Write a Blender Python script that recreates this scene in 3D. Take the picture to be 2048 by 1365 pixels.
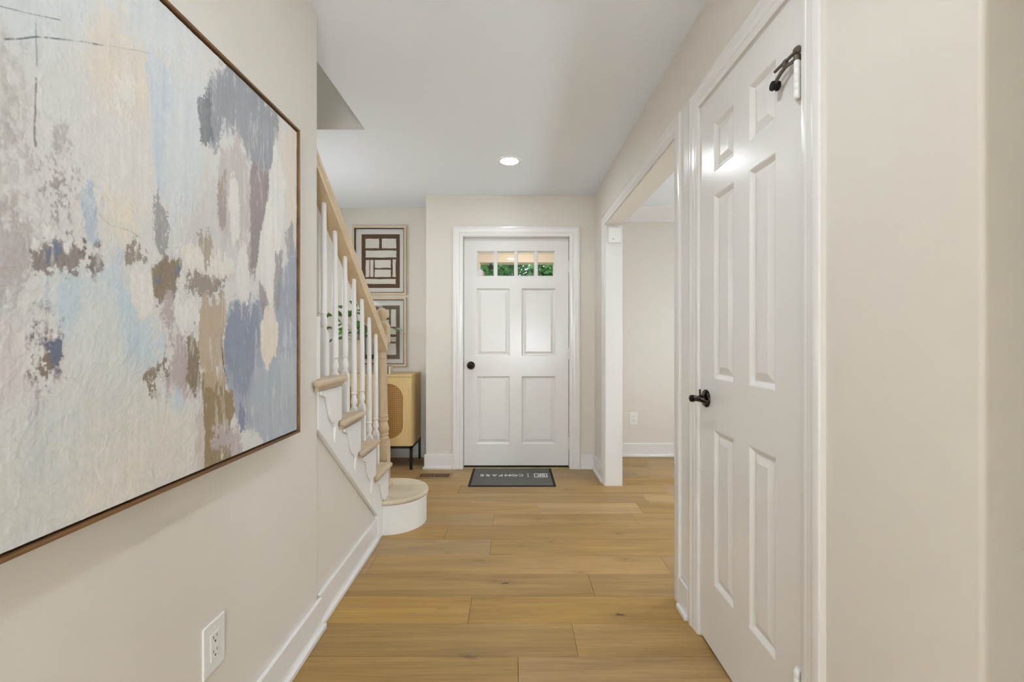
import bpy, math, random
import numpy as np
from mathutils import Vector, Matrix, noise as mnoise

# ------------------------------------------------------------------ scene, camera, world, exposure
scene = bpy.context.scene
for o in list(bpy.data.objects):
    bpy.data.objects.remove(o, do_unlink=True)
COL = scene.collection

CAM_H = 1.139
cam_data = bpy.data.cameras.new('camera')
cam_data.sensor_width = 36.0
cam_data.lens = 16.0
cam_data.shift_y = -0.0022
cam_data.clip_start = 0.02
cam = bpy.data.objects.new('camera', cam_data)
cam.location = (0, 0, CAM_H)
cam.rotation_euler = (math.pi / 2, 0, 0)
COL.objects.link(cam)
scene.camera = cam

world = bpy.data.worlds.new('overcast_sky')
scene.world = world
world.use_nodes = True
wn = world.node_tree.nodes
wn['Background'].inputs['Color'].default_value = (0.86, 0.94, 1.0, 1)
wn['Background'].inputs['Strength'].default_value = 2.0

scene.view_settings.view_transform = 'Standard'
scene.view_settings.look = 'None'
scene.view_settings.gamma = 1.0
scene.view_settings.use_curve_mapping = False
scene.view_settings.exposure = 0.44

LAMP_COLOR = (0.79, 0.893, 1.03)
LAMP_HALL = 1.6        # recessed lamp in view
LAMP_NEAR = 2.1        # recessed lamp over the closet door
FILL_ROOM = 3.0         # added recessed fill lamps, out of view, in rooms around the hall
FILL_REAR = 74.0       # added globe fill lamp behind the viewpoint, evens out the hall light
FILL_SIDE = 15.0      # added globe fill lamp hidden in the side room, brightens stairs and ceiling
FILL_FOYER = 3.3      # added globe fill lamp hidden in the foyer, brightens ceiling and foyer
FILL_STAIR = 12.0      # added unseen globe pendant, fill for stairwell and foyer

# ------------------------------------------------------------------ main measures (metres)
CEIL = 2.40
XL = -0.755             # hall left wall
XR = 0.724              # hall right wall
WT = 0.126              # partition thickness
YF = 3.985              # front door wall
XFAR = -1.86            # foyer left wall
YBL = 4.38              # foyer back wall
XROOM = 3.40
YBACK = -3.0
BASE_H = 0.128

# ------------------------------------------------------------------ helpers
def s2l(c):
    return tuple((v / 255 / 12.92) if v / 255 <= 0.04045 else ((v / 255 + 0.055) / 1.055) ** 2.4 for v in c)

def rgba(c):
    return (*s2l(c), 1.0)

class MB:
    def __init__(self):
        self.v = []; self.f = []
    def add(self, verts, faces):
        n = len(self.v)
        self.v += [tuple(p) for p in verts]
        self.f += [tuple(i + n for i in f) for f in faces]
        return self
    def box(self, x0, x1, y0, y1, z0, z1):
        if x0 > x1: x0, x1 = x1, x0
        if y0 > y1: y0, y1 = y1, y0
        if z0 > z1: z0, z1 = z1, z0
        return self.add([(x0, y0, z0), (x1, y0, z0), (x1, y1, z0), (x0, y1, z0),
                         (x0, y0, z1), (x1, y0, z1), (x1, y1, z1), (x0, y1, z1)],
                        [(0, 3, 2, 1), (4, 5, 6, 7), (0, 1, 5, 4), (1, 2, 6, 5), (2, 3, 7, 6), (3, 0, 4, 7)])
    def loft(self, rings, close_ring=True, cap=True):
        n = len(rings[0]); vs = [p for r in rings for p in r]; fs = []
        for i in range(len(rings) - 1):
            for j in range(n if close_ring else n - 1):
                k = (j + 1) % n
                fs.append((i * n + j, i * n + k, (i + 1) * n + k, (i + 1) * n + j))
        if cap:
            fs.append(tuple(reversed(range(n))))
            fs.append(tuple((len(rings) - 1) * n + j for j in range(n)))
        return self.add(vs, fs)
    def prism(self, poly, axis, a0, a1):
        """polygon in the two other axes, extruded along axis ('x','y','z')"""
        def pt(p, a):
            return {'x': (a, p[0], p[1]), 'y': (p[0], a, p[1]), 'z': (p[0], p[1], a)}[axis]
        return self.loft([[pt(p, a0) for p in poly], [pt(p, a1) for p in poly]])
    def lathe(self, prof, c=(0, 0, 0), n=24, axis='z', cap=True):
        rings = []
        for r, h in prof:
            ring = []
            for i in range(n):
                a = 2 * math.pi * i / n
                u, w = r * math.cos(a), r * math.sin(a)
                p = {'z': (u, w, h), 'x': (h, u, w), 'y': (u, h, w)}[axis]
                ring.append((c[0] + p[0], c[1] + p[1], c[2] + p[2]))
            rings.append(ring)
        return self.loft(rings, cap=cap)
    def tube(self, pts, r, n=8, r1=None):
        pts = [Vector(p) for p in pts]; rings = []
        for i, p in enumerate(pts):
            d = (pts[min(i + 1, len(pts) - 1)] - pts[max(i - 1, 0)]).normalized()
            up = Vector((0, 0, 1)) if abs(d.z) < 0.9 else Vector((1, 0, 0))
            a = d.cross(up).normalized(); b = d.cross(a).normalized()
            rr = r if r1 is None else r + (r1 - r) * i / (len(pts) - 1)
            rings.append([p + a * rr * math.cos(2 * math.pi * k / n) + b * rr * math.sin(2 * math.pi * k / n) for k in range(n)])
        return self.loft(rings)
    def mesh(self, name):
        me = bpy.data.meshes.new(name)
        me.from_pydata(self.v, [], self.f)
        import bmesh
        bm = bmesh.new(); bm.from_mesh(me)
        bmesh.ops.recalc_face_normals(bm, faces=bm.faces)
        bm.to_mesh(me); bm.free()
        return me
    def build(self, name, mat, parent=None, smooth=False, bevel=0, seg=2, angle=40):
        me = self.mesh(name)
        me.materials.append(mat)
        o = bpy.data.objects.new(name, me); COL.objects.link(o)
        if smooth:
            me.polygons.foreach_set('use_smooth', [True] * len(me.polygons))
            if smooth == 'auto':
                me.set_sharp_from_angle(angle=math.radians(angle))
        if bevel:
            m = o.modifiers.new('edge_rounding', 'BEVEL')
            m.width = bevel; m.segments = seg; m.limit_method = 'ANGLE'; m.angle_limit = math.radians(35)
        adopt(o, parent)
        return o

def adopt(o, parent):
    if parent is not None:
        o.parent = parent
        o.matrix_parent_inverse = Matrix.Translation(-Vector(parent['base'])) if 'base' in parent else Matrix()
    return o

def box(name, mat, parent, *d, bevel=0, seg=2):
    return MB().box(*d).build(name, mat, parent, bevel=bevel, seg=seg)

def thing(name, label, cat, base=(0, 0, 0), group=None, kind=None):
    o = bpy.data.objects.new(name, None)
    o.empty_display_size = 0.05
    o.location = base; COL.objects.link(o)
    o['base'] = tuple(float(b) for b in base)
    o['label'] = label; o['category'] = cat
    if group: o['group'] = group
    if kind: o['kind'] = kind
    return o

def struct(o, label=None, cat=None):
    o['kind'] = 'structure'
    if label: o['label'] = label
    if cat: o['category'] = cat
    return o

def tag(o, label, cat, group=None):
    o['label'] = label; o['category'] = cat
    if group: o['group'] = group
    return o

# ------------------------------------------------------------------ materials
def new_mat(name):
    m = bpy.data.materials.new(name); m.use_nodes = True
    nt = m.node_tree
    b = nt.nodes['Principled BSDF']
    return m, nt, b

def N(nt, typ, **kw):
    n = nt.nodes.new(typ)
    for k, v in kw.items():
        if k == 'inputs':
            for i, val in v.items(): n.inputs[i].default_value = val
        else:
            setattr(n, k, v)
    return n

def paint(name, col, rough=0.5, bump=0.0, bscale=300.0, spec=0.5, var=0.0):
    m, nt, b = new_mat(name)
    b.inputs['Base Color'].default_value = rgba(col)
    b.inputs['Roughness'].default_value = rough
    b.inputs['Specular IOR Level'].default_value = spec
    tc = N(nt, 'ShaderNodeTexCoord')
    if bump:
        no = N(nt, 'ShaderNodeTexNoise', inputs={'Scale': bscale, 'Detail': 3.0, 'Roughness': 0.6})
        nt.links.new(tc.outputs['Object'], no.inputs['Vector'])
        bp = N(nt, 'ShaderNodeBump', inputs={'Strength': bump, 'Distance': 0.002})
        nt.links.new(no.outputs['Fac'], bp.inputs['Height'])
        nt.links.new(bp.outputs['Normal'], b.inputs['Normal'])
    if var:
        n2 = N(nt, 'ShaderNodeTexNoise', inputs={'Scale': 3.0, 'Detail': 4.0})
        nt.links.new(tc.outputs['Object'], n2.inputs['Vector'])
        mx = N(nt, 'ShaderNodeMix', data_type='RGBA')
        mx.inputs['A'].default_value = rgba(tuple(c * (1 - var) for c in col))
        mx.inputs['B'].default_value = rgba(tuple(min(255, c * (1 + var)) for c in col))
        nt.links.new(n2.outputs['Fac'], mx.inputs['Factor'])
        nt.links.new(mx.outputs['Result'], b.inputs['Base Color'])
    return m

def metal(name, col, rough=0.3):
    m, nt, b = new_mat(name)
    b.inputs['Metallic'].default_value = 1.0
    b.inputs['Base Color'].default_value = rgba(col)
    tc = N(nt, 'ShaderNodeTexCoord')
    no = N(nt, 'ShaderNodeTexNoise', inputs={'Scale': 60.0, 'Detail': 2.0})
    nt.links.new(tc.outputs['Object'], no.inputs['Vector'])
    mr = N(nt, 'ShaderNodeMapRange', inputs={'To Min': rough * 0.85, 'To Max': rough * 1.15})
    nt.links.new(no.outputs['Fac'], mr.inputs['Value'])
    nt.links.new(mr.outputs['Result'], b.inputs['Roughness'])
    return m

def glow(name, col, strength):
    m, nt, b = new_mat(name)
    b.inputs['Base Color'].default_value = rgba(col)
    b.inputs['Emission Color'].default_value = rgba(col)
    b.inputs['Emission Strength'].default_value = strength
    return m

def wood(name, dark, light, axis='x', fine=55.0, long=1.6, rough=0.5, contrast=1.0, rnd=True, knots=None, world_coords=False):
    """oak-like grain running along axis; each object gets its own offset and tone"""
    m, nt, b = new_mat(name)
    L = nt.links.new
    tc = N(nt, 'ShaderNodeTexCoord')
    info = N(nt, 'ShaderNodeObjectInfo')
    add = N(nt, 'ShaderNodeVectorMath', operation='ADD')
    sc = N(nt, 'ShaderNodeVectorMath', operation='SCALE')
    cmb = N(nt, 'ShaderNodeCombineXYZ')
    for i in range(3): L(info.outputs['Random'], cmb.inputs[i])
    L(cmb.outputs[0], sc.inputs[0]); sc.inputs['Scale'].default_value = 37.0 if rnd else 0.0
    L(tc.outputs['Object'], add.inputs[0]); L(sc.outputs[0], add.inputs[1])
    def stretched(across, along):
        mp = N(nt, 'ShaderNodeMapping')
        s = [across] * 3; s['xyz'.index(axis)] = along
        mp.inputs['Scale'].default_value = s
        L(add.outputs[0], mp.inputs['Vector']); return mp
    # broad bands bent by low-frequency noise
    m1 = stretched(fine * 0.16, long * 0.55)
    n1 = N(nt, 'ShaderNodeTexNoise', inputs={'Scale': 1.0, 'Detail': 4.0, 'Roughness': 0.55, 'Distortion': 1.2})
    L(m1.outputs[0], n1.inputs['Vector'])
    m2 = stretched(fine * 3.2, long * 2.2)
    n2 = N(nt, 'ShaderNodeTexNoise', inputs={'Scale': 1.0, 'Detail': 5.0, 'Roughness': 0.65, 'Distortion': 0.4})
    L(m2.outputs[0], n2.inputs['Vector'])
    mix = N(nt, 'ShaderNodeMath', operation='MULTIPLY_ADD'); mix.inputs[1].default_value = 0.55
    h = N(nt, 'ShaderNodeMath', operation='MULTIPLY'); h.inputs[1].default_value = 0.45
    L(n2.outputs['Fac'], h.inputs[0]); L(n1.outputs['Fac'], mix.inputs[0]); L(h.outputs[0], mix.inputs[2])
    mr = N(nt, 'ShaderNodeMapRange', inputs={'From Min': 0.5 - 0.18 / contrast, 'From Max': 0.5 + 0.18 / contrast})
    L(mix.outputs[0], mr.inputs['Value'])
    cr = N(nt, 'ShaderNodeMix', data_type='RGBA')
    cr.inputs['A'].default_value = rgba(dark); cr.inputs['B'].default_value = rgba(light)
    L(mr.outputs['Result'], cr.inputs['Factor'])
    out = cr.outputs['Result']
    # thin darker pores
    m3 = stretched(fine * 9, long * 5)
    n3 = N(nt, 'ShaderNodeTexNoise', inputs={'Scale': 1.0, 'Detail': 2.0})
    L(m3.outputs[0], n3.inputs['Vector'])
    p3 = N(nt, 'ShaderNodeMapRange', inputs={'From Min': 0.32, 'From Max': 0.44, 'To Min': 0.80, 'To Max': 1.0})
    L(n3.outputs['Fac'], p3.inputs['Value'])
    mul = N(nt, 'ShaderNodeMix', data_type='RGBA', blend_type='MULTIPLY'); mul.inputs['Factor'].default_value = 1.0
    L(out, mul.inputs['A']); L(p3.outputs['Result'], mul.inputs['B']); out = mul.outputs['Result']
    if knots:
        # dark knots with a swirl of darker grain around them
        nk = N(nt, 'ShaderNodeTexNoise', inputs={'Scale': 28.0, 'Detail': 3.0})
        L(tc.outputs['Object'], nk.inputs['Vector'])
        off = N(nt, 'ShaderNodeVectorMath', operation='MULTIPLY_ADD')
        L(nk.outputs['Color'], off.inputs[0]); off.inputs[1].default_value = (0.05, 0.03, 0); L(tc.outputs['Object'], off.inputs[2])
        for kx, ky, rad, strong in knots:
            sub = N(nt, 'ShaderNodeVectorMath', operation='SUBTRACT'); sub.inputs[1].default_value = (kx + 0.025, ky + 0.015, 0)
            L(off.outputs[0], sub.inputs[0])
            scl = N(nt, 'ShaderNodeVectorMath', operation='MULTIPLY'); scl.inputs[1].default_value = (1, 2.6, 0)
            L(sub.outputs[0], scl.inputs[0])
            ln = N(nt, 'ShaderNodeVectorMath', operation='LENGTH'); L(scl.outputs[0], ln.inputs[0])
            core = N(nt, 'ShaderNodeMapRange', interpolation_type='SMOOTHSTEP', inputs={'From Min': rad * 0.25, 'From Max': rad, 'To Min': 1 - strong, 'To Max': 1.0})
            L(ln.outputs['Value'], core.inputs['Value'])
            halo = N(nt, 'ShaderNodeMapRange', interpolation_type='SMOOTHSTEP', inputs={'From Min': rad * 0.8, 'From Max': rad * 6, 'To Min': 0.86, 'To Max': 1.0})
            L(ln.outputs['Value'], halo.inputs['Value'])
            mm = N(nt, 'ShaderNodeMath', operation='MULTIPLY'); L(core.outputs[0], mm.inputs[0]); L(halo.outputs[0], mm.inputs[1])
            mk = N(nt, 'ShaderNodeMix', data_type='RGBA', blend_type='MULTIPLY'); mk.inputs['Factor'].default_value = 1.0
            L(out, mk.inputs['A']); L(mm.outputs[0], mk.inputs['B']); out = mk.outputs['Result']
    if rnd:
        hs = N(nt, 'ShaderNodeHueSaturation')
        v1 = N(nt, 'ShaderNodeMapRange', inputs={'To Min': 0.87, 'To Max': 1.10})
        L(info.outputs['Random'], v1.inputs['Value']); L(v1.outputs['Result'], hs.inputs['Value'])
        fr = N(nt, 'ShaderNodeMath', operation='MULTIPLY'); fr.inputs[1].default_value = 7.31; L(info.outputs['Random'], fr.inputs[0])
        fr2 = N(nt, 'ShaderNodeMath', operation='FRACT'); L(fr.outputs[0], fr2.inputs[0])
        v2 = N(nt, 'ShaderNodeMapRange', inputs={'To Min': 0.88, 'To Max': 1.08})
        L(fr2.outputs[0], v2.inputs['Value']); L(v2.outputs['Result'], hs.inputs['Saturation'])
        L(out, hs.inputs['Color']); out = hs.outputs['Color']
    L(out, b.inputs['Base Color'])
    b.inputs['Roughness'].default_value = rough
    bp = N(nt, 'ShaderNodeBump', inputs={'Strength': 0.12, 'Distance': 0.001})
    L(n2.outputs['Fac'], bp.inputs['Height']); L(bp.outputs['Normal'], b.inputs['Normal'])
    return m

M = {}
M['wall'] = paint('greige_wall_paint', (226, 220, 209), 0.55, 0.10, 260)
M['ceiling'] = paint('flat_ceiling_paint', (243, 247, 252), 0.9, 0.05, 200)
M['trim'] = paint('semi_gloss_trim_paint', (236, 233, 229), 0.22, 0.03, 90)
M['door'] = paint('semi_gloss_door_paint', (236, 233, 229), 0.19, 0.10, 420)
M['riser'] = paint('white_stair_paint', (238, 236, 231), 0.35, 0.03, 120)
M['plastic'] = paint('white_plastic', (238, 237, 232), 0.35, 0.02, 200)
M['slot'] = paint('dark_slot', (25, 22, 20), 0.7, 0.02, 200)
M['gap'] = paint('dark_gap', (14, 12, 11), 0.9, 0.02, 200)
M['bronze'] = metal('oil_rubbed_bronze', (52, 44, 38), 0.16)
M['bronze_worn'] = paint('aged_brown_metal', (92, 82, 68), 0.4, 0.1, 300)
M['rubber'] = paint('black_rubber', (12, 11, 11), 0.85, 0.1, 400)
M['black_metal'] = paint('black_powder_coat', (14, 14, 15), 0.45, 0.05, 300)
M['brass'] = metal('threshold_metal', (205, 190, 140), 0.35)
KNOTS = [(-0.03, 2.117, 0.0216, 0.9), (0.452, 1.88, 0.027, 0.9), (-0.155, 1.63, 0.0405, 0.40249999999999997), (-0.085, 2.14, 0.0108, 0.69), (0.335, 2.22, 0.0162, 0.5175), (0.59, 2.35, 0.0162, 0.69), (0.4, 2.86, 0.0162, 0.575), (0.17, 2.87, 0.0135, 0.5175), (0.62, 2.66, 0.0162, 0.6325), (-0.3, 1.92, 0.0081, 0.9), (-0.34, 2.42, 0.0068, 0.9), (0.22, 2.56, 0.0081, 0.8049999999999999), (-0.42, 1.5, 0.0081, 0.8049999999999999), (0.27, 1.78, 0.0054, 0.69), (1.15, 4.05, 0.027, 0.69), (1.1, 3.75, 0.0162, 0.69), (0.55, 3.85, 0.0162, 0.69), (0.42, 3.43, 0.0162, 0.69), (0.05, 2.5, 0.0081, 0.575), (-0.16, 2.33, 0.0405, 0.2875)]
M['oak_floor'] = wood('engineered_oak_floor', (141, 108, 57), (187, 151, 91), 'x', 55, 1.5, 0.42, 1.0, True, KNOTS)
M['oak_stair'] = wood('pale_oak_tread', (186, 162, 130), (218, 198, 168), 'y', 60, 2.0, 0.45, 0.9, False)
M['oak_round'] = wood('pale_oak_starting_tread', (196, 178, 150), (224, 210, 186), 'x', 60, 2.0, 0.45, 0.9, False)
M['oak_rail'] = wood('oak_handrail', (206, 180, 140), (228, 206, 172), 'y', 60, 1.5, 0.4, 0.9, False)
M['oak_post'] = wood('oak_newel', (186, 158, 120), (216, 192, 156), 'z', 60, 1.6, 0.4, 0.9, False)
M['cabinet'] = wood('light_oak_veneer', (206, 173, 114), (230, 200, 144), 'z', 45, 1.6, 0.5, 0.9, False)
M['cane'] = paint('woven_cane', (158, 108, 46), 0.6, 0.2, 300, var=0.08)
M['cane_back'] = paint('cane_backing', (222, 184, 116), 0.7, 0.1, 200)
M['walnut'] = wood('walnut_frame', (92, 62, 34), (134, 98, 58), 'y', 70, 2.0, 0.4, 1.0, False)
M['pine_frame'] = wood('pale_wood_frame', (206, 184, 148), (226, 206, 172), 'z', 70, 2.0, 0.5, 0.8, False)
M['mat_board'] = paint('mat_board', (226, 220, 212), 0.8, 0.03, 400)
M['print_cream'] = paint('print_cream', (222, 216, 204), 0.8, 0.05, 300)

# ------------------------------------------------------------------ floor: sub-floor and single oak planks
floor = struct(MB().box(-2.0, XROOM + 0.1, YBACK - 0.1, 4.5, -0.06, -0.013).build('floor', M['gap']),
               'light brown oak plank floor of the hallway', 'floor')
PW = 0.1905
Y0 = 1.63
joints = {0: [0.238], 1: [-0.177], 2: [0.367], 3: [-0.709, 0.775], 4: [-0.117], 5: [-0.387], 6: [-0.115, 0.775], 7: [0.18, 0.86],
          8: [-1.0, 0.95], 9: [-0.40, 1.15], 10: [-0.9, 0.9], 11: [0.25, 1.05], 12: [-0.5, 1.2], 13: [0.1, 1.25], 14: [-0.7, 0.9]}
rng = random.Random(11)
for r in range(-24, 15):
    ya = Y0 + r * PW; yb = ya + PW
    if yb < YBACK or ya > 4.46: continue
    yb = min(yb, 4.46)
    xs = list(joints.get(r, [rng.uniform(-0.9, 0.6)]))
    while xs[0] > -1.95: xs.insert(0, xs[0] - rng.uniform(1.1, 1.75))
    while xs[-1] < XROOM: xs.append(xs[-1] + rng.uniform(1.1, 1.75))
    xs[0] = max(xs[0], -1.95)
    for xa, xb in zip(xs[:-1], xs[1:]):
        xa2, xb2 = max(xa, -1.95), min(xb, XROOM + 0.05)
        if xb2 - xa2 < 0.02: continue
        g = 0.0005; c = 0.0012
        x0, x1, y0, y1 = xa2 + g, xb2 - g, ya + g, yb - g
        vs = [(x0, y0, -0.013), (x1, y0, -0.013), (x1, y1, -0.013), (x0, y1, -0.013),
              (x0, y0, -c), (x1, y0, -c), (x1, y1, -c), (x0, y1, -c),
              (x0 + c, y0 + c, 0), (x1 - c, y0 + c, 0), (x1 - c, y1 - c, 0), (x0 + c, y1 - c, 0)]
        fs = [(0, 1, 5, 4), (1, 2, 6, 5), (2, 3, 7, 6), (3, 0, 4, 7), (4, 5, 9, 8), (5, 6, 10, 9), (6, 7, 11, 10), (7, 4, 8, 11), (8, 9, 10, 11)]
        MB().add(vs, fs).build('plank', M['oak_floor'], floor)

# ------------------------------------------------------------------ ceiling with the stairwell opening
STAIR_X = -0.885; STAIR_Y = 2.745
m = MB()
m.box(STAIR_X, XROOM + 0.1, YBACK - 0.1, 4.5, CEIL, CEIL + 0.25)
m.box(-2.0, STAIR_X, STAIR_Y, 4.5, CEIL, CEIL + 0.25)
m.box(-2.0, STAIR_X, YBACK - 0.1, -1.6, CEIL, CEIL + 0.25)
struct(m.build('ceiling', M['ceiling']), 'smooth white hallway ceiling', 'ceiling')
m = MB()      # upstairs shaft above the stairs
m.box(-2.0, STAIR_X - 0.0005, STAIR_Y - 0.006, STAIR_Y - 0.0003, CEIL + 0.0003, 4.9)
m.box(STAIR_X, STAIR_X + 0.12, -1.7, STAIR_Y, CEIL + 0.252, 4.9)
m.box(-2.0, STAIR_X + 0.12, -1.72, -1.6, CEIL + 0.002, 4.9)
m.box(-2.0, STAIR_X + 0.12, -1.7, STAIR_Y + 0.12, 4.9, 5.0)
struct(m.build('wall_stairwell', M['wall']), 'beige upper wall seen through the stairwell opening', 'wall')

# ------------------------------------------------------------------ walls
YEND = 1.765
struct(MB().box(STAIR_X, XL, YBACK, YEND, 0, CEIL).build('wall_left', M['wall'], bevel=0.006, seg=3),
       'light greige hall wall behind the abstract painting', 'wall')
OP0, OP1, HEAD = 2.0, 3.53, 2.03          # cased opening
D0, D1, DH = 1.115, 1.75, 2.028           # closet door hole
m = MB()
X2 = XR + WT
m.box(XR, X2, D1, OP0, 0, CEIL)
m.box(XR, X2, OP1, YF + 0.16, 0, CEIL)
m.box(XR, X2, OP0, OP1, HEAD, CEIL)
m.box(XR, X2, D0, D1, DH, CEIL)
m.box(XR + 0.06, X2, D0, D1, 0, DH)
struct(m.build('wall_right', M['wall']), 'light greige hall wall with closet door and cased opening', 'wall')
m = MB(); m.box(XR, X2, 0.70, D0, 0, CEIL); m.box(X2, XROOM, 0.70, 0.70 + WT, 0, CEIL)
poly = []
R = 0.009
for k in range(7):
    a = math.pi + k * math.pi / 12
    poly.append((XR + R + R * math.cos(a), 0.70 + R + R * math.sin(a)))
m = MB()
m.prism(poly + [(XROOM, 0.70), (XROOM, 0.70 + WT), (X2, 0.70 + WT), (X2, D0), (XR, D0)], 'z', 0, CEIL)
struct(m.build('wall_near', M['wall'], smooth='auto', angle=30), 'blank greige wall with a rounded corner beside the closet door', 'wall')
m = MB()
FX0, FX1, FZ = -0.445, 0.520, 2.047
m.box(-0.753, FX0, YF, 4.13, 0, CEIL); m.box(FX1, XR, YF, 4.13, 0, CEIL); m.box(FX0, FX1, YF, 4.13, FZ, CEIL)
m.box(-0.753, -0.60, 4.13, 4.5, 0, CEIL)
struct(m.build('wall_front', M['wall']), 'greige wall around the white front door', 'wall')
struct(MB().box(-2.0, -0.754, YBL, 4.5, 0, CEIL).build('wall_foyer', M['wall']), 'beige foyer wall behind the cane cabinet', 'wall')
struct(MB().box(-2.0, XFAR, YBACK, YBL, 0, 4.9).build('wall_stair_side', M['wall']), 'beige wall along the far side of the stairs', 'wall')
m = MB(); m.box(X2, XROOM, 4.40, 4.5, 0, CEIL); m.box(XROOM, XROOM + 0.1, YBACK, 4.5, 0, CEIL)
struct(m.build('wall_side_room', M['wall']), 'greige wall of the room seen through the cased opening', 'wall')
struct(MB().box(-2.0, XROOM + 0.1, YBACK - 0.1, YBACK, 0, CEIL).build('wall_back', M['wall']), 'greige wall behind the viewpoint', 'wall')
struct(MB().box(0.55, XR, YBACK, -0.35, 0, CEIL).build('wall_light_block', M['wall'], bevel=0.006), 'added unseen greige wall block that keeps the rear fill lamp off the near right wall', 'wall')  # added out of view to block rear lamp light from the near corner
# wall below the stair stringer
SIDE_X = -0.770
struct(MB().prism([(YEND, 0), (2.60, 0), (2.60, 0.25), (YEND, 0.92)], 'x', SIDE_X - 0.08, SIDE_X).build('wall_under_stair', M['wall']),
       'greige wall below the slanted white stair stringer', 'wall')

# crown moulding in the side room
prof = [(4.40, 2.262), (4.386, 2.266), (4.384, 2.285), (4.372, 2.30), (4.345, 2.325), (4.315, 2.365), (4.305, 2.378), (4.29, 2.382), (4.286, 2.40), (4.40, 2.40)]
struct(MB().prism(prof, 'x', X2, XROOM).build('trim_1', M['trim'], smooth='auto', angle=25), 'white crown moulding in the room beyond the opening', 'trim')

# ------------------------------------------------------------------ casings
CASE = [(0, 0), (0, .008), (.004, .0105), (.020, .012), (.0235, .010), (.027, .0125), (.046, .0135), (.052, .0172), (.058, .018), (.070, .018), (.0755, .0165), (.078, .013), (.078, 0)]
def casing(name, mp, a0, a1, z1, w=1.0, label=''):
    rings = [[mp(a0 - s * w, 0, t) for s, t in CASE], [mp(a0 - s * w, z1 + s * w, t) for s, t in CASE],
             [mp(a1 + s * w, z1 + s * w, t) for s, t in CASE], [mp(a1 + s * w, 0, t) for s, t in CASE]]
    return struct(MB().loft(rings).build(name, M['trim'], smooth='auto', angle=28), label, 'trim')
RW = lambda a, z, t: (XR - t, a, z)
FW = lambda a, z, t: (a, YF - t, z)
casing('trim_2', FW, -0.432, 0.507, 2.037, 1.12, 'white moulded casing around the front door')
casing('trim_3', RW, D0 + 0.012, D1 + 0.002, DH + 0.002, 1.0, 'white moulded casing around the closet door')
casing('trim_4', RW, OP0 + 0.006, OP1 - 0.006, HEAD - 0.004, 1.0, 'white moulded casing around the wide opening')
# jamb boards
m = MB()
m.box(XR - 0.001, X2 + 0.004, OP1 - 0.012, OP1, 0, HEAD - 0.012)
m.box(XR - 0.001, X2 + 0.004, OP0, OP0 + 0.012, 0, HEAD - 0.012)
struct(m.build('trim_5', M['trim'], bevel=0.0015), 'white jamb boards lining the wide opening', 'trim')
struct(MB().box(XR - 0.001, X2 + 0.004, OP0, OP1, HEAD - 0.012, HEAD).build('trim_6', M['wall'], bevel=0.0015), 'beige soffit lining of the wide opening', 'trim')
m = MB()
m.box(FX0, -0.428, YF - 0.001, 4.13, 0, FZ - 0.015); m.box(0.503, FX1, YF - 0.001, 4.13, 0, FZ - 0.015); m.box(FX0, FX1, YF - 0.001, 4.13, FZ - 0.015, FZ)
m.box(-0.428, -0.412, 4.077, 4.13, 0, FZ - 0.015); m.box(0.487, 0.503, 4.077, 4.13, 0, FZ - 0.015); m.box(-0.428, 0.503, 4.077, 4.13, 2.012, FZ - 0.015)
struct(m.build('trim_7', M['trim'], bevel=0.001), 'white jamb of the front door', 'trim')
m = MB()
m.box(XR + 0.0, XR + 0.06, D1 - 0.004, D1, 0, DH); m.box(XR, XR + 0.06, D0, D0 + 0.004, 0, DH); m.box(XR, XR + 0.06, D0, D1, DH - 0.004, DH)
struct(m.build('trim_8', M['trim']), 'white jamb of the closet door', 'trim')
# flat filler board between opening and closet door
struct(MB().box(XR - 0.004, XR, D1 + 0.08, OP0 - 0.072, BASE_H, 2.105).build('trim_9', M['trim']), 'narrow flat white board between the opening and the closet door', 'trim')

# ------------------------------------------------------------------ baseboards with shoe moulding
def baseboard(name, runs, label):
    b = MB(); s = MB()
    for (x0, y0, x1, y1, nx, ny, *ends) in runs:
        t, q = 0.014, 0.027
        e0, e1 = (ends + [0, 0])[:2] if ends else (0, 0)
        if ny:
            b.box(x0 - e0 * t, x1 + e1 * t, y0, y0 + ny * t, 0.0, BASE_H)
            s.box(x0 - e0 * q, x1 + e1 * q, y0, y0 + ny * q, 0.0, 0.021)
        else:
            b.box(x0, x0 + nx * t, y0 - e0 * t, y1 + e1 * t, 0.0, BASE_H)
            s.box(x0, x0 + nx * q, y0 - e0 * q, y1 + e1 * q, 0.0, 0.021)
    o = struct(b.build(name, M['trim'], bevel=0.002), label, 'baseboard')
    s.build('shoe_moulding', M['trim'], o, bevel=0.003)
    return o
baseboard('baseboard_left', [(XL, YBACK, XL, YEND, 1, 0, 0, 1)], 'white baseboard under the painting wall')
baseboard('baseboard_stair', [(SIDE_X, YEND + 0.03, SIDE_X, 2.556, 1, 0)], 'white baseboard below the stair stringer')
baseboard('baseboard_front', [(-0.753, YF, -0.520, YF, 0, -1, 1, 0), (0.595, YF, XR, YF, 0, -1)], 'white baseboards beside the front door')
baseboard('baseboard_right', [(XR, OP1 + 0.072, XR, YF, -1, 0), (XR - 0.004, D1 + 0.082, XR - 0.004, OP0 - 0.074, -1, 0), (XR, 0.70, XR, D0 - 0.068, -1, 0)], 'white baseboards along the right hall wall')
baseboard('baseboard_room', [(X2, 4.40, XROOM, 4.40, 0, -1)], 'white baseboard in the room beyond the opening')
baseboard('baseboard_foyer', [(XFAR, YBL, -0.754, YBL, 0, -1)], 'white baseboard behind the cane cabinet')

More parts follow.
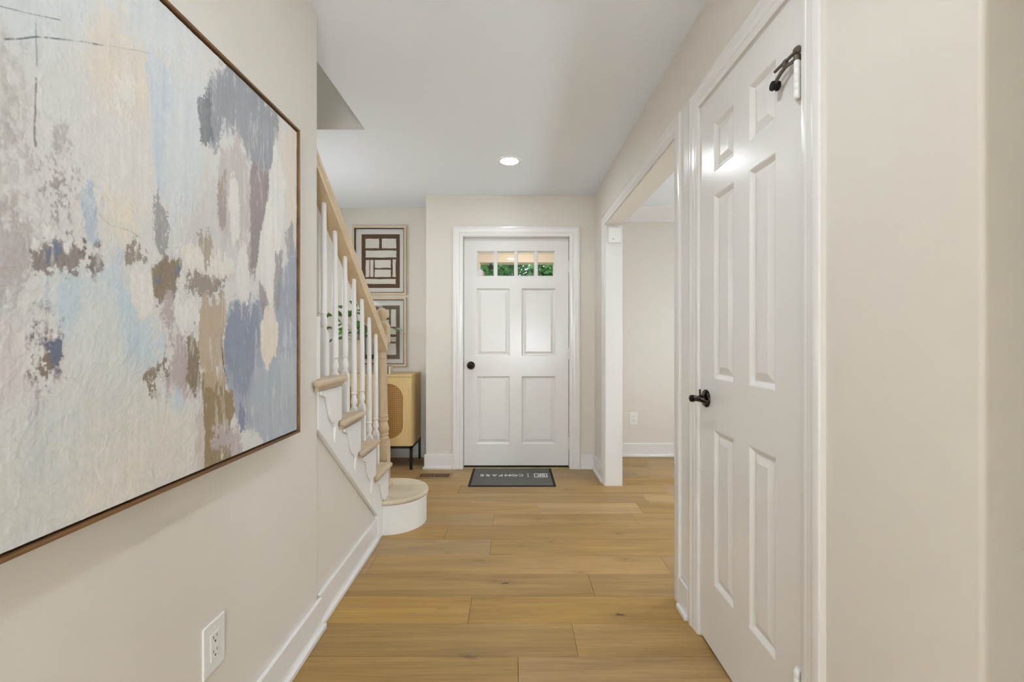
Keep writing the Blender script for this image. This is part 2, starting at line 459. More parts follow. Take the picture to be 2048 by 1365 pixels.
# ------------------------------------------------------------------ doors
def raised_panel(mp, a0, a1, z0, z1, depth=0.011, st=0.013, gr=0.004, bev=0.03, lift=0.007):
    def ring(i, d): return [mp(a0 + i, z0 + i, d), mp(a1 - i, z0 + i, d), mp(a1 - i, z1 - i, d), mp(a0 + i, z1 - i, d)]
    rings = [ring(0, 0.0), ring(st * 0.25, depth * 0.15), ring(st, depth), ring(st + gr, depth), ring(st + gr + bev, depth - lift), ring(st + gr + bev + 0.002, depth - lift)]
    m = MB(); n = 4; vs = [p for r in rings for p in r]; fs = []
    for i in range(len(rings) - 1):
        for j in range(4):
            k = (j + 1) % 4
            fs.append((i * 4 + j, i * 4 + k, (i + 1) * 4 + k, (i + 1) * 4 + j))
    fs.append(tuple((len(rings) - 1) * 4 + j for j in range(4)))
    # solid back
    back = [mp(a0, z0, 0.03), mp(a1, z0, 0.03), mp(a1, z1, 0.03), mp(a0, z1, 0.03)]
    b0 = len(vs); vs += back
    fs.append((b0, b0 + 3, b0 + 2, b0 + 1))
    for j in range(4):
        k = (j + 1) % 4; fs.append((j, b0 + j, b0 + k, k))
    return m.add(vs, fs)

# front door
FD = 4.03
front = struct(MB().box(-0.425, -0.316, FD, FD + 0.044, 0.017, 2.030)
    .box(0.385, 0.500, FD, FD + 0.044, 0.017, 2.030)
    .box(-0.316, 0.385, FD, FD + 0.044, 0.017, 0.205).box(-0.316, 0.385, FD, FD + 0.044, 0.807, 0.984)
    .box(-0.316, 0.385, FD, FD + 0.044, 1.586, 1.688).box(-0.316, 0.385, FD, FD + 0.044, 1.918, 2.030)
    .box(-0.018, 0.084, FD, FD + 0.044, 0.205, 0.807).box(-0.018, 0.084, FD, FD + 0.044, 0.984, 1.586)
    .build('door_1', M['door']), 'white panelled front door with four small panes at the top', 'door')
FM = lambda a, z, d: (a, FD + d, z)
for a0, a1 in ((-0.316, -0.018), (0.084, 0.385)):
    for z0, z1 in ((0.205, 0.807), (0.984, 1.586)):
        raised_panel(FM, a0, a1, z0, z1, 0.013, 0.014, 0.006, 0.022, 0.005).build('panel', M['door'], front)
for mx in (-0.146, 0.035, 0.213):
    MB().prism([(mx - 0.017, FD + 0.032), (mx - 0.017, FD + 0.012), (mx - 0.009, FD + 0.004), (mx + 0.009, FD + 0.004), (mx + 0.017, FD + 0.012), (mx + 0.017, FD + 0.032)], 'z', 1.688, 1.918).build('muntin', M['door'], front)
# sticking around the lites
rings = [[(-0.316 + i, FD + d, 1.688 + i), (0.385 - i, FD + d, 1.688 + i), (0.385 - i, FD + d, 1.918 - i), (-0.316 + i, FD + d, 1.918 - i)] for i, d in ((0, 0.001), (0.003, 0.003), (0.011, 0.014), (0.011, 0.036), (0, 0.036))]
MB().loft(rings, cap=False).build('glazing_bead', M['door'], front)
mg, nt, b = new_mat('window_glass')
nt.nodes.remove(b)
tr = N(nt, 'ShaderNodeBsdfTransparent'); gl = N(nt, 'ShaderNodeBsdfGlossy', inputs={'Roughness': 0.02}); fr = N(nt, 'ShaderNodeFresnel', inputs={'IOR': 1.35}); mxs = N(nt, 'ShaderNodeMixShader')
tr.inputs['Color'].default_value = (0.93, 0.96, 0.95, 1)
nt.links.new(fr.outputs[0], mxs.inputs[0]); nt.links.new(tr.outputs[0], mxs.inputs[1]); nt.links.new(gl.outputs[0], mxs.inputs[2]); nt.links.new(mxs.outputs[0], nt.nodes['Material Output'].inputs['Surface'])
M['glass'] = mg
panes = [(-0.305, -0.163), (-0.129, 0.018), (0.052, 0.196), (0.230, 0.374)]
pane_objs = []
for a0, a1 in panes:
    pane_objs.append(MB().box(a0 - 0.006, a1 + 0.006, FD + 0.020, FD + 0.024, 1.694, 1.912).build('pane', M['glass'], front))
# octagonal sticker in the left pane, seen from behind
mst = paint('sticker_paper', (226, 222, 218), 0.6, 0.02, 200)
oc = [(-0.279 + 0.034 * math.cos(math.pi / 8 + k * math.pi / 4), 1.720 + 0.034 * math.sin(math.pi / 8 + k * math.pi / 4)) for k in range(8)]
MB().prism(oc, 'y', FD + 0.0185, FD + 0.0198).build('octagonal_sticker', mst, pane_objs[0])
mst2 = paint('sticker_side', (208, 150, 142), 0.6, 0.02, 200)
MB().prism([(-0.263, 1.697), (-0.249, 1.706), (-0.249, 1.733), (-0.263, 1.744)], 'y', FD + 0.0175, FD + 0.0184).build('sticker_stripe', mst2, pane_objs[0])
kn = MB().lathe([(0.0, -0.004), (0.033, -0.004), (0.036, -0.001), (0.036, 0.004), (0.031, 0.009), (0.024, 0.011), (0.0, 0.012)], (-0.363, FD - 0.008, 0.902), 28, 'y').build('door_knob_rose', M['bronze'], front, smooth='auto')
MB().lathe([(0.0, -0.066), (0.014, -0.065), (0.023, -0.060), (0.0275, -0.050), (0.027, -0.041), (0.020, -0.032), (0.012, -0.026), (0.011, -0.008), (0.014, -0.004)], (-0.363, FD - 0.004, 0.902), 28, 'y').build('knob', M['bronze'], kn, smooth='auto')
MB().box(-0.4285, -0.4255, FD + 0.002, FD + 0.02, 0.87, 0.93).build('latch_plate', M['bronze_worn'], front)
for hz in (1.775, 1.010, 0.215):
    h = MB().box(0.492, 0.514, FD - 0.006, FD + 0.002, hz - 0.05, hz + 0.05).lathe([(0.0065, hz - 0.052), (0.0065, hz + 0.052)], (0.5015, FD - 0.008, 0), 10)
    h.build('hinge', M['door'], front, smooth='auto')
MB().box(-0.424, 0.499, FD + 0.003, FD + 0.04, 0.0065, 0.0165).build('door_sweep', M['rubber'], front)
thr = struct(MB().prism([(YF + 0.012, 0), (YF + 0.022, 0.004), (FD + 0.03, 0.006), (4.12, 0.010), (4.13, 0)], 'x', -0.428, 0.503).build('trim_10', M['brass']), 'metal threshold below the front door', 'trim')

# closet door
CD = XR
CM = lambda a, z, d: (CD + d, a, z)
S0, S1 = 1.121, 1.744
c0, c1, c2, c3 = 1.250, 1.390, 1.487, 1.631
rowz = [(0.255, 0.813), (0.996, 1.653), (1.736, 1.912)]
m = MB()
for y0, y1 in ((S0, c0), (c3, S1)): m.box(CD, CD + 0.035, y0, y1, 0.012, 2.022)
for z0, z1 in ((0.012, 0.255), (0.813, 0.996), (1.653, 1.736), (1.912, 2.022)): m.box(CD, CD + 0.035, c0, c3, z0, z1)
for z0, z1 in rowz: m.box(CD, CD + 0.035, c1, c2, z0, z1)
closet = struct(m.build('door_2', M['door']), 'white six panel closet door with dark lever handle', 'door')
for y0, y1 in ((c0, c1), (c2, c3)):
    for z0, z1 in rowz:
        raised_panel(CM, y0, y1, z0, z1, 0.010, 0.016, 0.003, 0.024, 0.0075).build('panel', M['door'], closet)
HY, HZ = 1.694, 0.917
rose = MB().lathe([(0.0, 0.0), (0.033, 0.0), (0.033, -0.004), (0.029, -0.009), (0.020, -0.0105), (0.014, -0.0115), (0.0125, -0.02), (0.0, -0.02)], (CD, HY, HZ), 32, 'x').build('lever_rose', M['bronze'], closet, smooth='auto')
MB().lathe([(0.0105, -0.01), (0.010, -0.035), (0.012, -0.045), (0.0135, -0.052), (0.0125, -0.060), (0.007, -0.0635), (0.0, -0.064)], (CD, HY, HZ), 20, 'x').build('lever_neck', M['bronze'], rose, smooth='auto')
# lever arm running back towards the hinges, flattened and slightly raised at its tip
rings = []
for k in range(9):
    t = k / 8; y = HY - 0.002 - 0.105 * t
    hh = 0.0085 + 0.002 * math.sin(math.pi * t) - 0.003 * t; ww = 0.0065 - 0.0015 * t
    zc = HZ + 0.004 * math.sin(math.pi * t) - 0.002 * t; xc = CD - 0.050 + 0.010 * t * t
    rings.append([(xc + ww * math.cos(a), y, zc + hh * math.sin(a)) for a in [j * math.pi / 6 for j in range(12)]])
MB().loft(rings).build('lever_arm', M['bronze'], rose, smooth='auto')
MB().prism([(HY - 0.004, HZ + 0.006), (HY + 0.007, HZ + 0.006), (HY + 0.0065, HZ + 0.030), (HY + 0.003, HZ + 0.035), (HY - 0.001, HZ + 0.034)], 'x', CD - 0.026, CD - 0.0215).build('thumb_fin', M['bronze'], rose, bevel=0.0012)
# painted hinges: barrel with five knuckles
HX, HYY = CD - 0.010, 1.140
hinges = []
for zc in (1.789, 0.262):
    prof = []
    for k in range(5):
        z0 = zc - 0.046 + k * 0.0184
        prof += [(0.0068, z0), (0.0076, z0 + 0.001), (0.0076, z0 + 0.0174), (0.0068, z0 + 0.0184)]
    prof = [(0.002, zc - 0.050), (0.006, zc - 0.048)] + prof + [(0.006, zc + 0.048), (0.002, zc + 0.050)]
    hinges.append(MB().lathe(prof, (HX, HYY, 0), 16).box(CD - 0.006, CD + 0.001, HYY - 0.004, HYY + 0.016, zc - 0.045, zc + 0.045).build('hinge', M['plastic'], closet, smooth='auto'))
# hinge-pin door stop with rubber pads
zt = 1.789 + 0.052
st = MB().lathe([(0.0085, zt - 0.004), (0.0085, zt + 0.008)], (HX, HYY, 0), 16)
arm = [(HYY + 0.004, zt - 0.003, 0.0085), (HYY + 0.02, zt - 0.001, 0.006), (HYY + 0.034, zt, 0.0075), (HYY + 0.052, zt - 0.006, 0.0085), (HYY + 0.068, zt - 0.016, 0.008), (HYY + 0.082, zt - 0.027, 0.007)]
rings = []
for y, z, w in arm:
    x = HX - 0.004 - (y - HYY) * 0.12
    rings.append([(x - 0.003, y, z - w * 0.5), (x + 0.003, y, z - w * 0.5), (x + 0.003, y, z + w * 0.5), (x - 0.003, y, z + w * 0.5)])
st.loft(rings)
st.box(HX - 0.012, HX - 0.003, HYY + 0.030, HYY + 0.042, zt, zt + 0.018)
stop = st.build('hinge_pin_door_stop', M['bronze_worn'], closet, smooth='auto')
MB().tube([(HX - 0.004, HYY - 0.004, zt + 0.017), (HX - 0.013, HYY + 0.074, zt + 0.010)], 0.0042, 10).build('adjusting_screw', M['bronze_worn'], stop, smooth='auto')
MB().lathe([(0.003, -0.012), (0.0085, -0.010), (0.0095, -0.004), (0.0085, 0.002), (0.003, 0.003)], (HX - 0.003, HYY - 0.002, zt + 0.018), 12, 'y').build('screw_bumper', M['bronze_worn'], stop, smooth='auto')
MB().lathe([(0.0, -0.003), (0.012, -0.002), (0.013, 0.003), (0.010, 0.005), (0.010, 0.011), (0.013, 0.013), (0.012, 0.017), (0.0, 0.018)], (CD - 0.026, HYY + 0.080, zt - 0.024), 16, 'x').build('rubber_pad', M['rubber'], stop, smooth='auto')

# ------------------------------------------------------------------ recessed ceiling lamps
M['lamp_trim'] = paint('lamp_trim', (240, 239, 236), 0.4, 0.02, 100)
M['lens'] = glow('lamp_lens', (240, 248, 255), 76.0)
def recessed_lamp(x, y, watt, label, size=0.125, z=CEIL, spread=125):
    t = thing('recessed_ceiling_lamp', label, 'ceiling lamp', (x, y, z), 'recessed ceiling lamps')
    MB().loft([[(x + r * math.cos(2 * math.pi * k / 40), y + r * math.sin(2 * math.pi * k / 40), z + h) for k in range(40)]
               for r, h in ((0.062, -0.001), (0.064, -0.0045), (0.080, -0.0045), (0.084, -0.002), (0.0845, -0.0002))], cap=False).build('trim_ring', M['lamp_trim'], t, smooth='auto')
    MB().lathe([(0.0, z - 0.0035), (0.063, z - 0.0035), (0.063, z - 0.0008), (0.0, z - 0.0008)], (x, y, 0), 40).build('lens', M['lens'], t)
    ld = bpy.data.lights.new('lamp_light', 'AREA')
    ld.shape = 'DISK'; ld.size = size; ld.spread = math.radians(spread); ld.energy = watt; ld.color = LAMP_COLOR
    lo = bpy.data.objects.new('lamp_light', ld); COL.objects.link(lo)
    lo.location = (x, y, z - 0.008)
    adopt(lo, t)
    return t
recessed_lamp(-0.018, 3.223, LAMP_HALL, 'lit round recessed lamp in the white ceiling before the front door', spread=142)
recessed_lamp(-0.018, 0.95, LAMP_NEAR, 'round recessed lamp in the ceiling beside the closet door')
recessed_lamp(2.35, -0.9, FILL_ROOM * 0.6, 'added round recessed fill lamp, unseen, in the open room behind the viewpoint')  # added fill light behind the viewpoint
recessed_lamp(2.3, 3.1, FILL_ROOM, 'added round recessed fill lamp, unseen, in the side room beyond the opening')  # added fill light, hidden by the right hall wall
M['opal'] = glow('fill_globe_glow', (255, 252, 246), 4.0)
def added_globe_lamp(x, y, z, watt, label, ztop=None):  # globe lamps added out of view as fill light
    R_ = 0.15
    if ztop:
        t = thing('added_pendant_lamp', label, 'pendant lamp', (x, y, z))
        MB().lathe([(0.0, ztop - 0.03), (0.055, ztop - 0.03), (0.06, ztop - 0.02), (0.06, ztop), (0.0, ztop)], (x, y, 0), 24).build('canopy', M['bronze_worn'], t, smooth='auto')
        MB().lathe([(0.005, z + R_), (0.005, ztop - 0.03)], (x, y, 0), 8).build('stem', M['bronze_worn'], t)
    else:
        t = thing('added_floor_lamp', label, 'floor lamp', (x, y, 0))
        MB().lathe([(0.0, 0.0), (0.14, 0.0), (0.14, 0.012), (0.02, 0.022), (0.0, 0.022)], (x, y, 0), 28).build('base', M['bronze_worn'], t, smooth='auto')
        MB().lathe([(0.009, 0.02), (0.009, z - R_)], (x, y, 0), 10).build('pole', M['bronze_worn'], t, smooth='auto')
    MB().lathe([(R_ * math.sin(math.pi * k / 16) + 0.001, z - R_ * math.cos(math.pi * k / 16)) for k in range(17)], (x, y, 0), 32).build('fill_globe', M['opal'], t, smooth=True)
    ld = bpy.data.lights.new('lamp_light', 'POINT')
    ld.shadow_soft_size = R_ + 0.012; ld.use_soft_falloff = False; ld.energy = watt; ld.color = LAMP_COLOR
    lo = bpy.data.objects.new('lamp_light', ld); COL.objects.link(lo)
    lo.location = (x, y, z)
    adopt(lo, t)
    return t
added_globe_lamp(0.40, -2.20, 1.00, FILL_REAR, 'added opal globe fill lamp, unseen, at the rear end of the hall')
added_globe_lamp(1.95, 2.70, 1.10, FILL_SIDE, 'added opal globe fill lamp, unseen, in the side room beyond the opening')
added_globe_lamp(-1.70, 3.22, 1.45, FILL_FOYER, 'added opal globe fill lamp, unseen, at the foyer side wall')
added_globe_lamp(-1.40, -1.10, 2.76, FILL_STAIR, 'added opal globe fill pendant, unseen, in the stairwell', 4.9)

# ------------------------------------------------------------------ staircase
stairs = thing('staircase', 'white staircase with pale oak treads, oak handrail and turned white balusters', 'staircase', (-0.80, 2.85, 0))
RUN, RISE = 0.249, 0.195
def front(i): return 2.753 - RUN * (i - 2)
def top(i): return RISE * i + 0.005
NOSE_X = -0.720
TH = 0.027
# starting step with its half-round end
def dshape(r, yl, xin=-0.778, n=28, cy=2.85):
    pts = [(-0.755 + r * math.sin(math.pi * k / n), cy - r * math.cos(math.pi * k / n)) for k in range(n + 1)]
    return pts + [(XFAR + 0.002, cy + r), (XFAR + 0.002, yl), (xin, yl), (xin, cy - r)]
MB().prism(dshape(0.23, 2.72), 'z', top(1) - TH, top(1)).build('tread', M['oak_round'], stairs, bevel=0.012, seg=4)
st1 = MB().prism(dshape(0.217, 2.72), 'z', 0.0, top(1) - TH - 0.001).build('riser', M['riser'], stairs, smooth='auto', angle=30)
MB().prism(dshape(0.224, 2.72), 'z', top(1) - TH - 0.012, top(1) - TH - 0.0005).build('cove_moulding', M['riser'], st1, smooth='auto', angle=30)
for i in range(2, 10):
    f, T = front(i), top(i)
    if i <= 5:
        poly = [(XFAR + 0.002, f - 0.262), (-0.752, f - 0.262), (-0.752, f - 0.289), (NOSE_X, f - 0.289), (NOSE_X, f), (XFAR + 0.002, f)]
        xr = -0.7515
    else:
        poly = [(XFAR + 0.002, f - 0.262), (STAIR_X - 0.002, f - 0.262), (STAIR_X - 0.002, f), (XFAR + 0.002, f)]
        xr = STAIR_X - 0.002
    tr = MB().prism(poly, 'z', T - TH, T).build('tread', M['oak_stair'], stairs, bevel=0.0115, seg=4)
    if i <= 5:
        # small cove under the side nosing and under the front nosing
        cp = [(-0.7505, T - TH), (-0.7505, T - TH - 0.017), (-0.747, T - TH - 0.017), (-0.738, T - TH - 0.008), (-0.735, T - TH)]
        MB().prism(cp, 'y', f - 0.272, f - 0.012).build('cove_moulding', M['oak_stair'], tr, smooth='auto')
    MB().box(XFAR + 0.002, xr, f - 0.045, f - 0.025, top(i - 1), T - TH).build('riser', M['riser'], stairs)
# stringer following the steps
low = [(YEND + 0.001, 0.786), (2.556, 0.142), (2.556, 0.0), (2.70, 0.0), (2.70, 0.172)]
saw = []
for i in range(2, 6):
    saw += [(front(i) - 0.025, top(i - 1) - TH), (front(i) - 0.025, top(i) - TH)]
saw.append((YEND + 0.001, top(5) - TH))
MB().prism(low + saw, 'x', SIDE_X, -0.7505).build('stringer', M['riser'], stairs, bevel=0.0015)
# scrolled brackets under each tread
scroll = [(-.025, -.046), (-.025, -.194), (-.060, -.196), (-.072, -.206), (-.079, -.24), (-.085, -.272), (-.098, -.279), (-.104, -.262), (-.102, -.235), (-.098, -.212),
          (-.106, -.194), (-.118, -.190), (-.128, -.186), (-.145, -.170), (-.160, -.142), (-.172, -.108), (-.186, -.082), (-.205, -.070), (-.226, -.066), (-.236, -.061), (-.236, -.046)]
for i in range(2, 6):
    f, T = front(i), top(i)
    MB().prism([(f + a, T + b) for a, b in scroll if f + a > YEND - 0.03], 'x', -0.7506, -0.7395).build('bracket', M['riser'], stairs, bevel=0.0035, seg=3)
# white end block where the wall stops on the fifth tread
MB().box(-0.805, -0.757, YEND + 0.001, 1.800, top(5), 1.226).build('wall_end_block', M['riser'], stairs, bevel=0.003)

RAIL_S = 0.745
def rail_top(y): return 1.898 - RAIL_S * (y - 1.808)
# balusters: square foot, vase turning, tapered shaft
def baluster(y, z0, x=-0.808):
    h = 0.0165; m = MB()
    m.loft([[(x - a, y - a, z0 + z), (x + a, y - a, z0 + z), (x + a, y + a, z0 + z), (x - a, y + a, z0 + z)] for a, z in ((h, 0), (h, 0.176), (0.0118, 0.198))])
    ztop = rail_top(y) - 0.062
    L = ztop - z0
    prof = [(0.0115, 0.192), (0.0125, 0.198), (0.0125, 0.202), (0.0105, 0.206), (0.0125, 0.212), (0.0158, 0.222), (0.0160, 0.230), (0.0140, 0.242), (0.0118, 0.254), (0.0112, 0.262),
            (0.0145, 0.266), (0.0152, 0.270), (0.0145, 0.274), (0.0125, 0.277), (0.0140, 0.284), (0.0143, 0.30), (0.0125, 0.30 + (L - 0.3) * 0.5), (0.0098, L)]
    m.lathe([(r, z0 + z) for r, z in prof], (x, y, 0), 16)
    return m.build('baluster', M['riser'], stairs, smooth='auto', angle=35)
for k in range(7):
    y = 1.955 + 0.1245 * k
    step = 5 - (k + 1) // 2
    baluster(y, top(step))
# handrail with moulded section
sec = [(-0.775, 0.0), (-0.775, -0.012), (-0.7785, -0.024), (-0.780, -0.040), (-0.776, -0.0455), (-0.776, -0.062), (-0.840, -0.062), (-0.840, -0.0455), (-0.836, -0.040), (-0.8375, -0.024), (-0.841, -0.012), (-0.841, 0.0), (-0.832, 0.006), (-0.808, 0.009), (-0.784, 0.006)]
MB().loft([[(x, y, rail_top(y) + dz * 1.15) for x, dz in sec] for y in (YEND + 0.001, 2.3, 2.836)]).build('handrail', M['oak_rail'], stairs, smooth='auto', angle=30)
# newel post
nx, ny = -0.820, 2.872
prof = [(0.030, .495), (0.0405, .500), (0.0425, .508), (0.0425, .516), (0.036, .522), (0.034, .527), (0.040, .532), (0.041, .540), (0.036, .547), (0.041, .560), (0.0425, .575), (0.0385, .595), (0.033, .613), (0.0325, .620),
        (0.0385, .625), (0.0395, .632), (0.0385, .639), (0.034, .643), (0.0375, .650), (0.038, .655), (0.0345, .662), (0.034, .70), (0.031, .85), (0.0275, 1.005), (0.029, 1.012), (0.031, 1.018), (0.0275, 1.024), (0.0275, 1.05), (0.031, 1.072), (0.0365, 1.084), (0.034, 1.092), (0.038, 1.100), (0.036, 1.108)]
newel = MB().lathe(prof, (nx, ny, 0), 28).build('newel_post', M['oak_post'], stairs, smooth='auto', angle=35)
hb = 0.0415
def sqblock(zs): return MB().loft([[(nx - a, ny - a, z), (nx + a, ny - a, z), (nx + a, ny + a, z), (nx - a, ny + a, z)] for a, z in zs])
sqblock(((hb, top(1)), (hb, 0.470), (0.036, 0.500))).build('post_foot', M['oak_post'], newel, bevel=0.0015)
sqblock(((0.034, 1.104), (hb, 1.116), (hb, 1.222), (0.033, 1.236))).build('post_head', M['oak_post'], newel, bevel=0.0015)
MB().lathe([(0.026, 1.234), (0.028, 1.240), (0.021, 1.246), (0.018, 1.252), (0.022, 1.258), (0.031, 1.275), (0.0345, 1.296), (0.031, 1.316), (0.021, 1.328), (0.008, 1.333), (0.0, 1.334)], (nx, ny, 0), 24).build('ball_finial', M['oak_post'], newel, smooth='auto')
sqblock(((0.053, top(1)), (0.053, top(1) + 0.022), (0.048, top(1) + 0.030), (0.0425, top(1) + 0.034))).build('foot_moulding', M['oak_post'], newel)

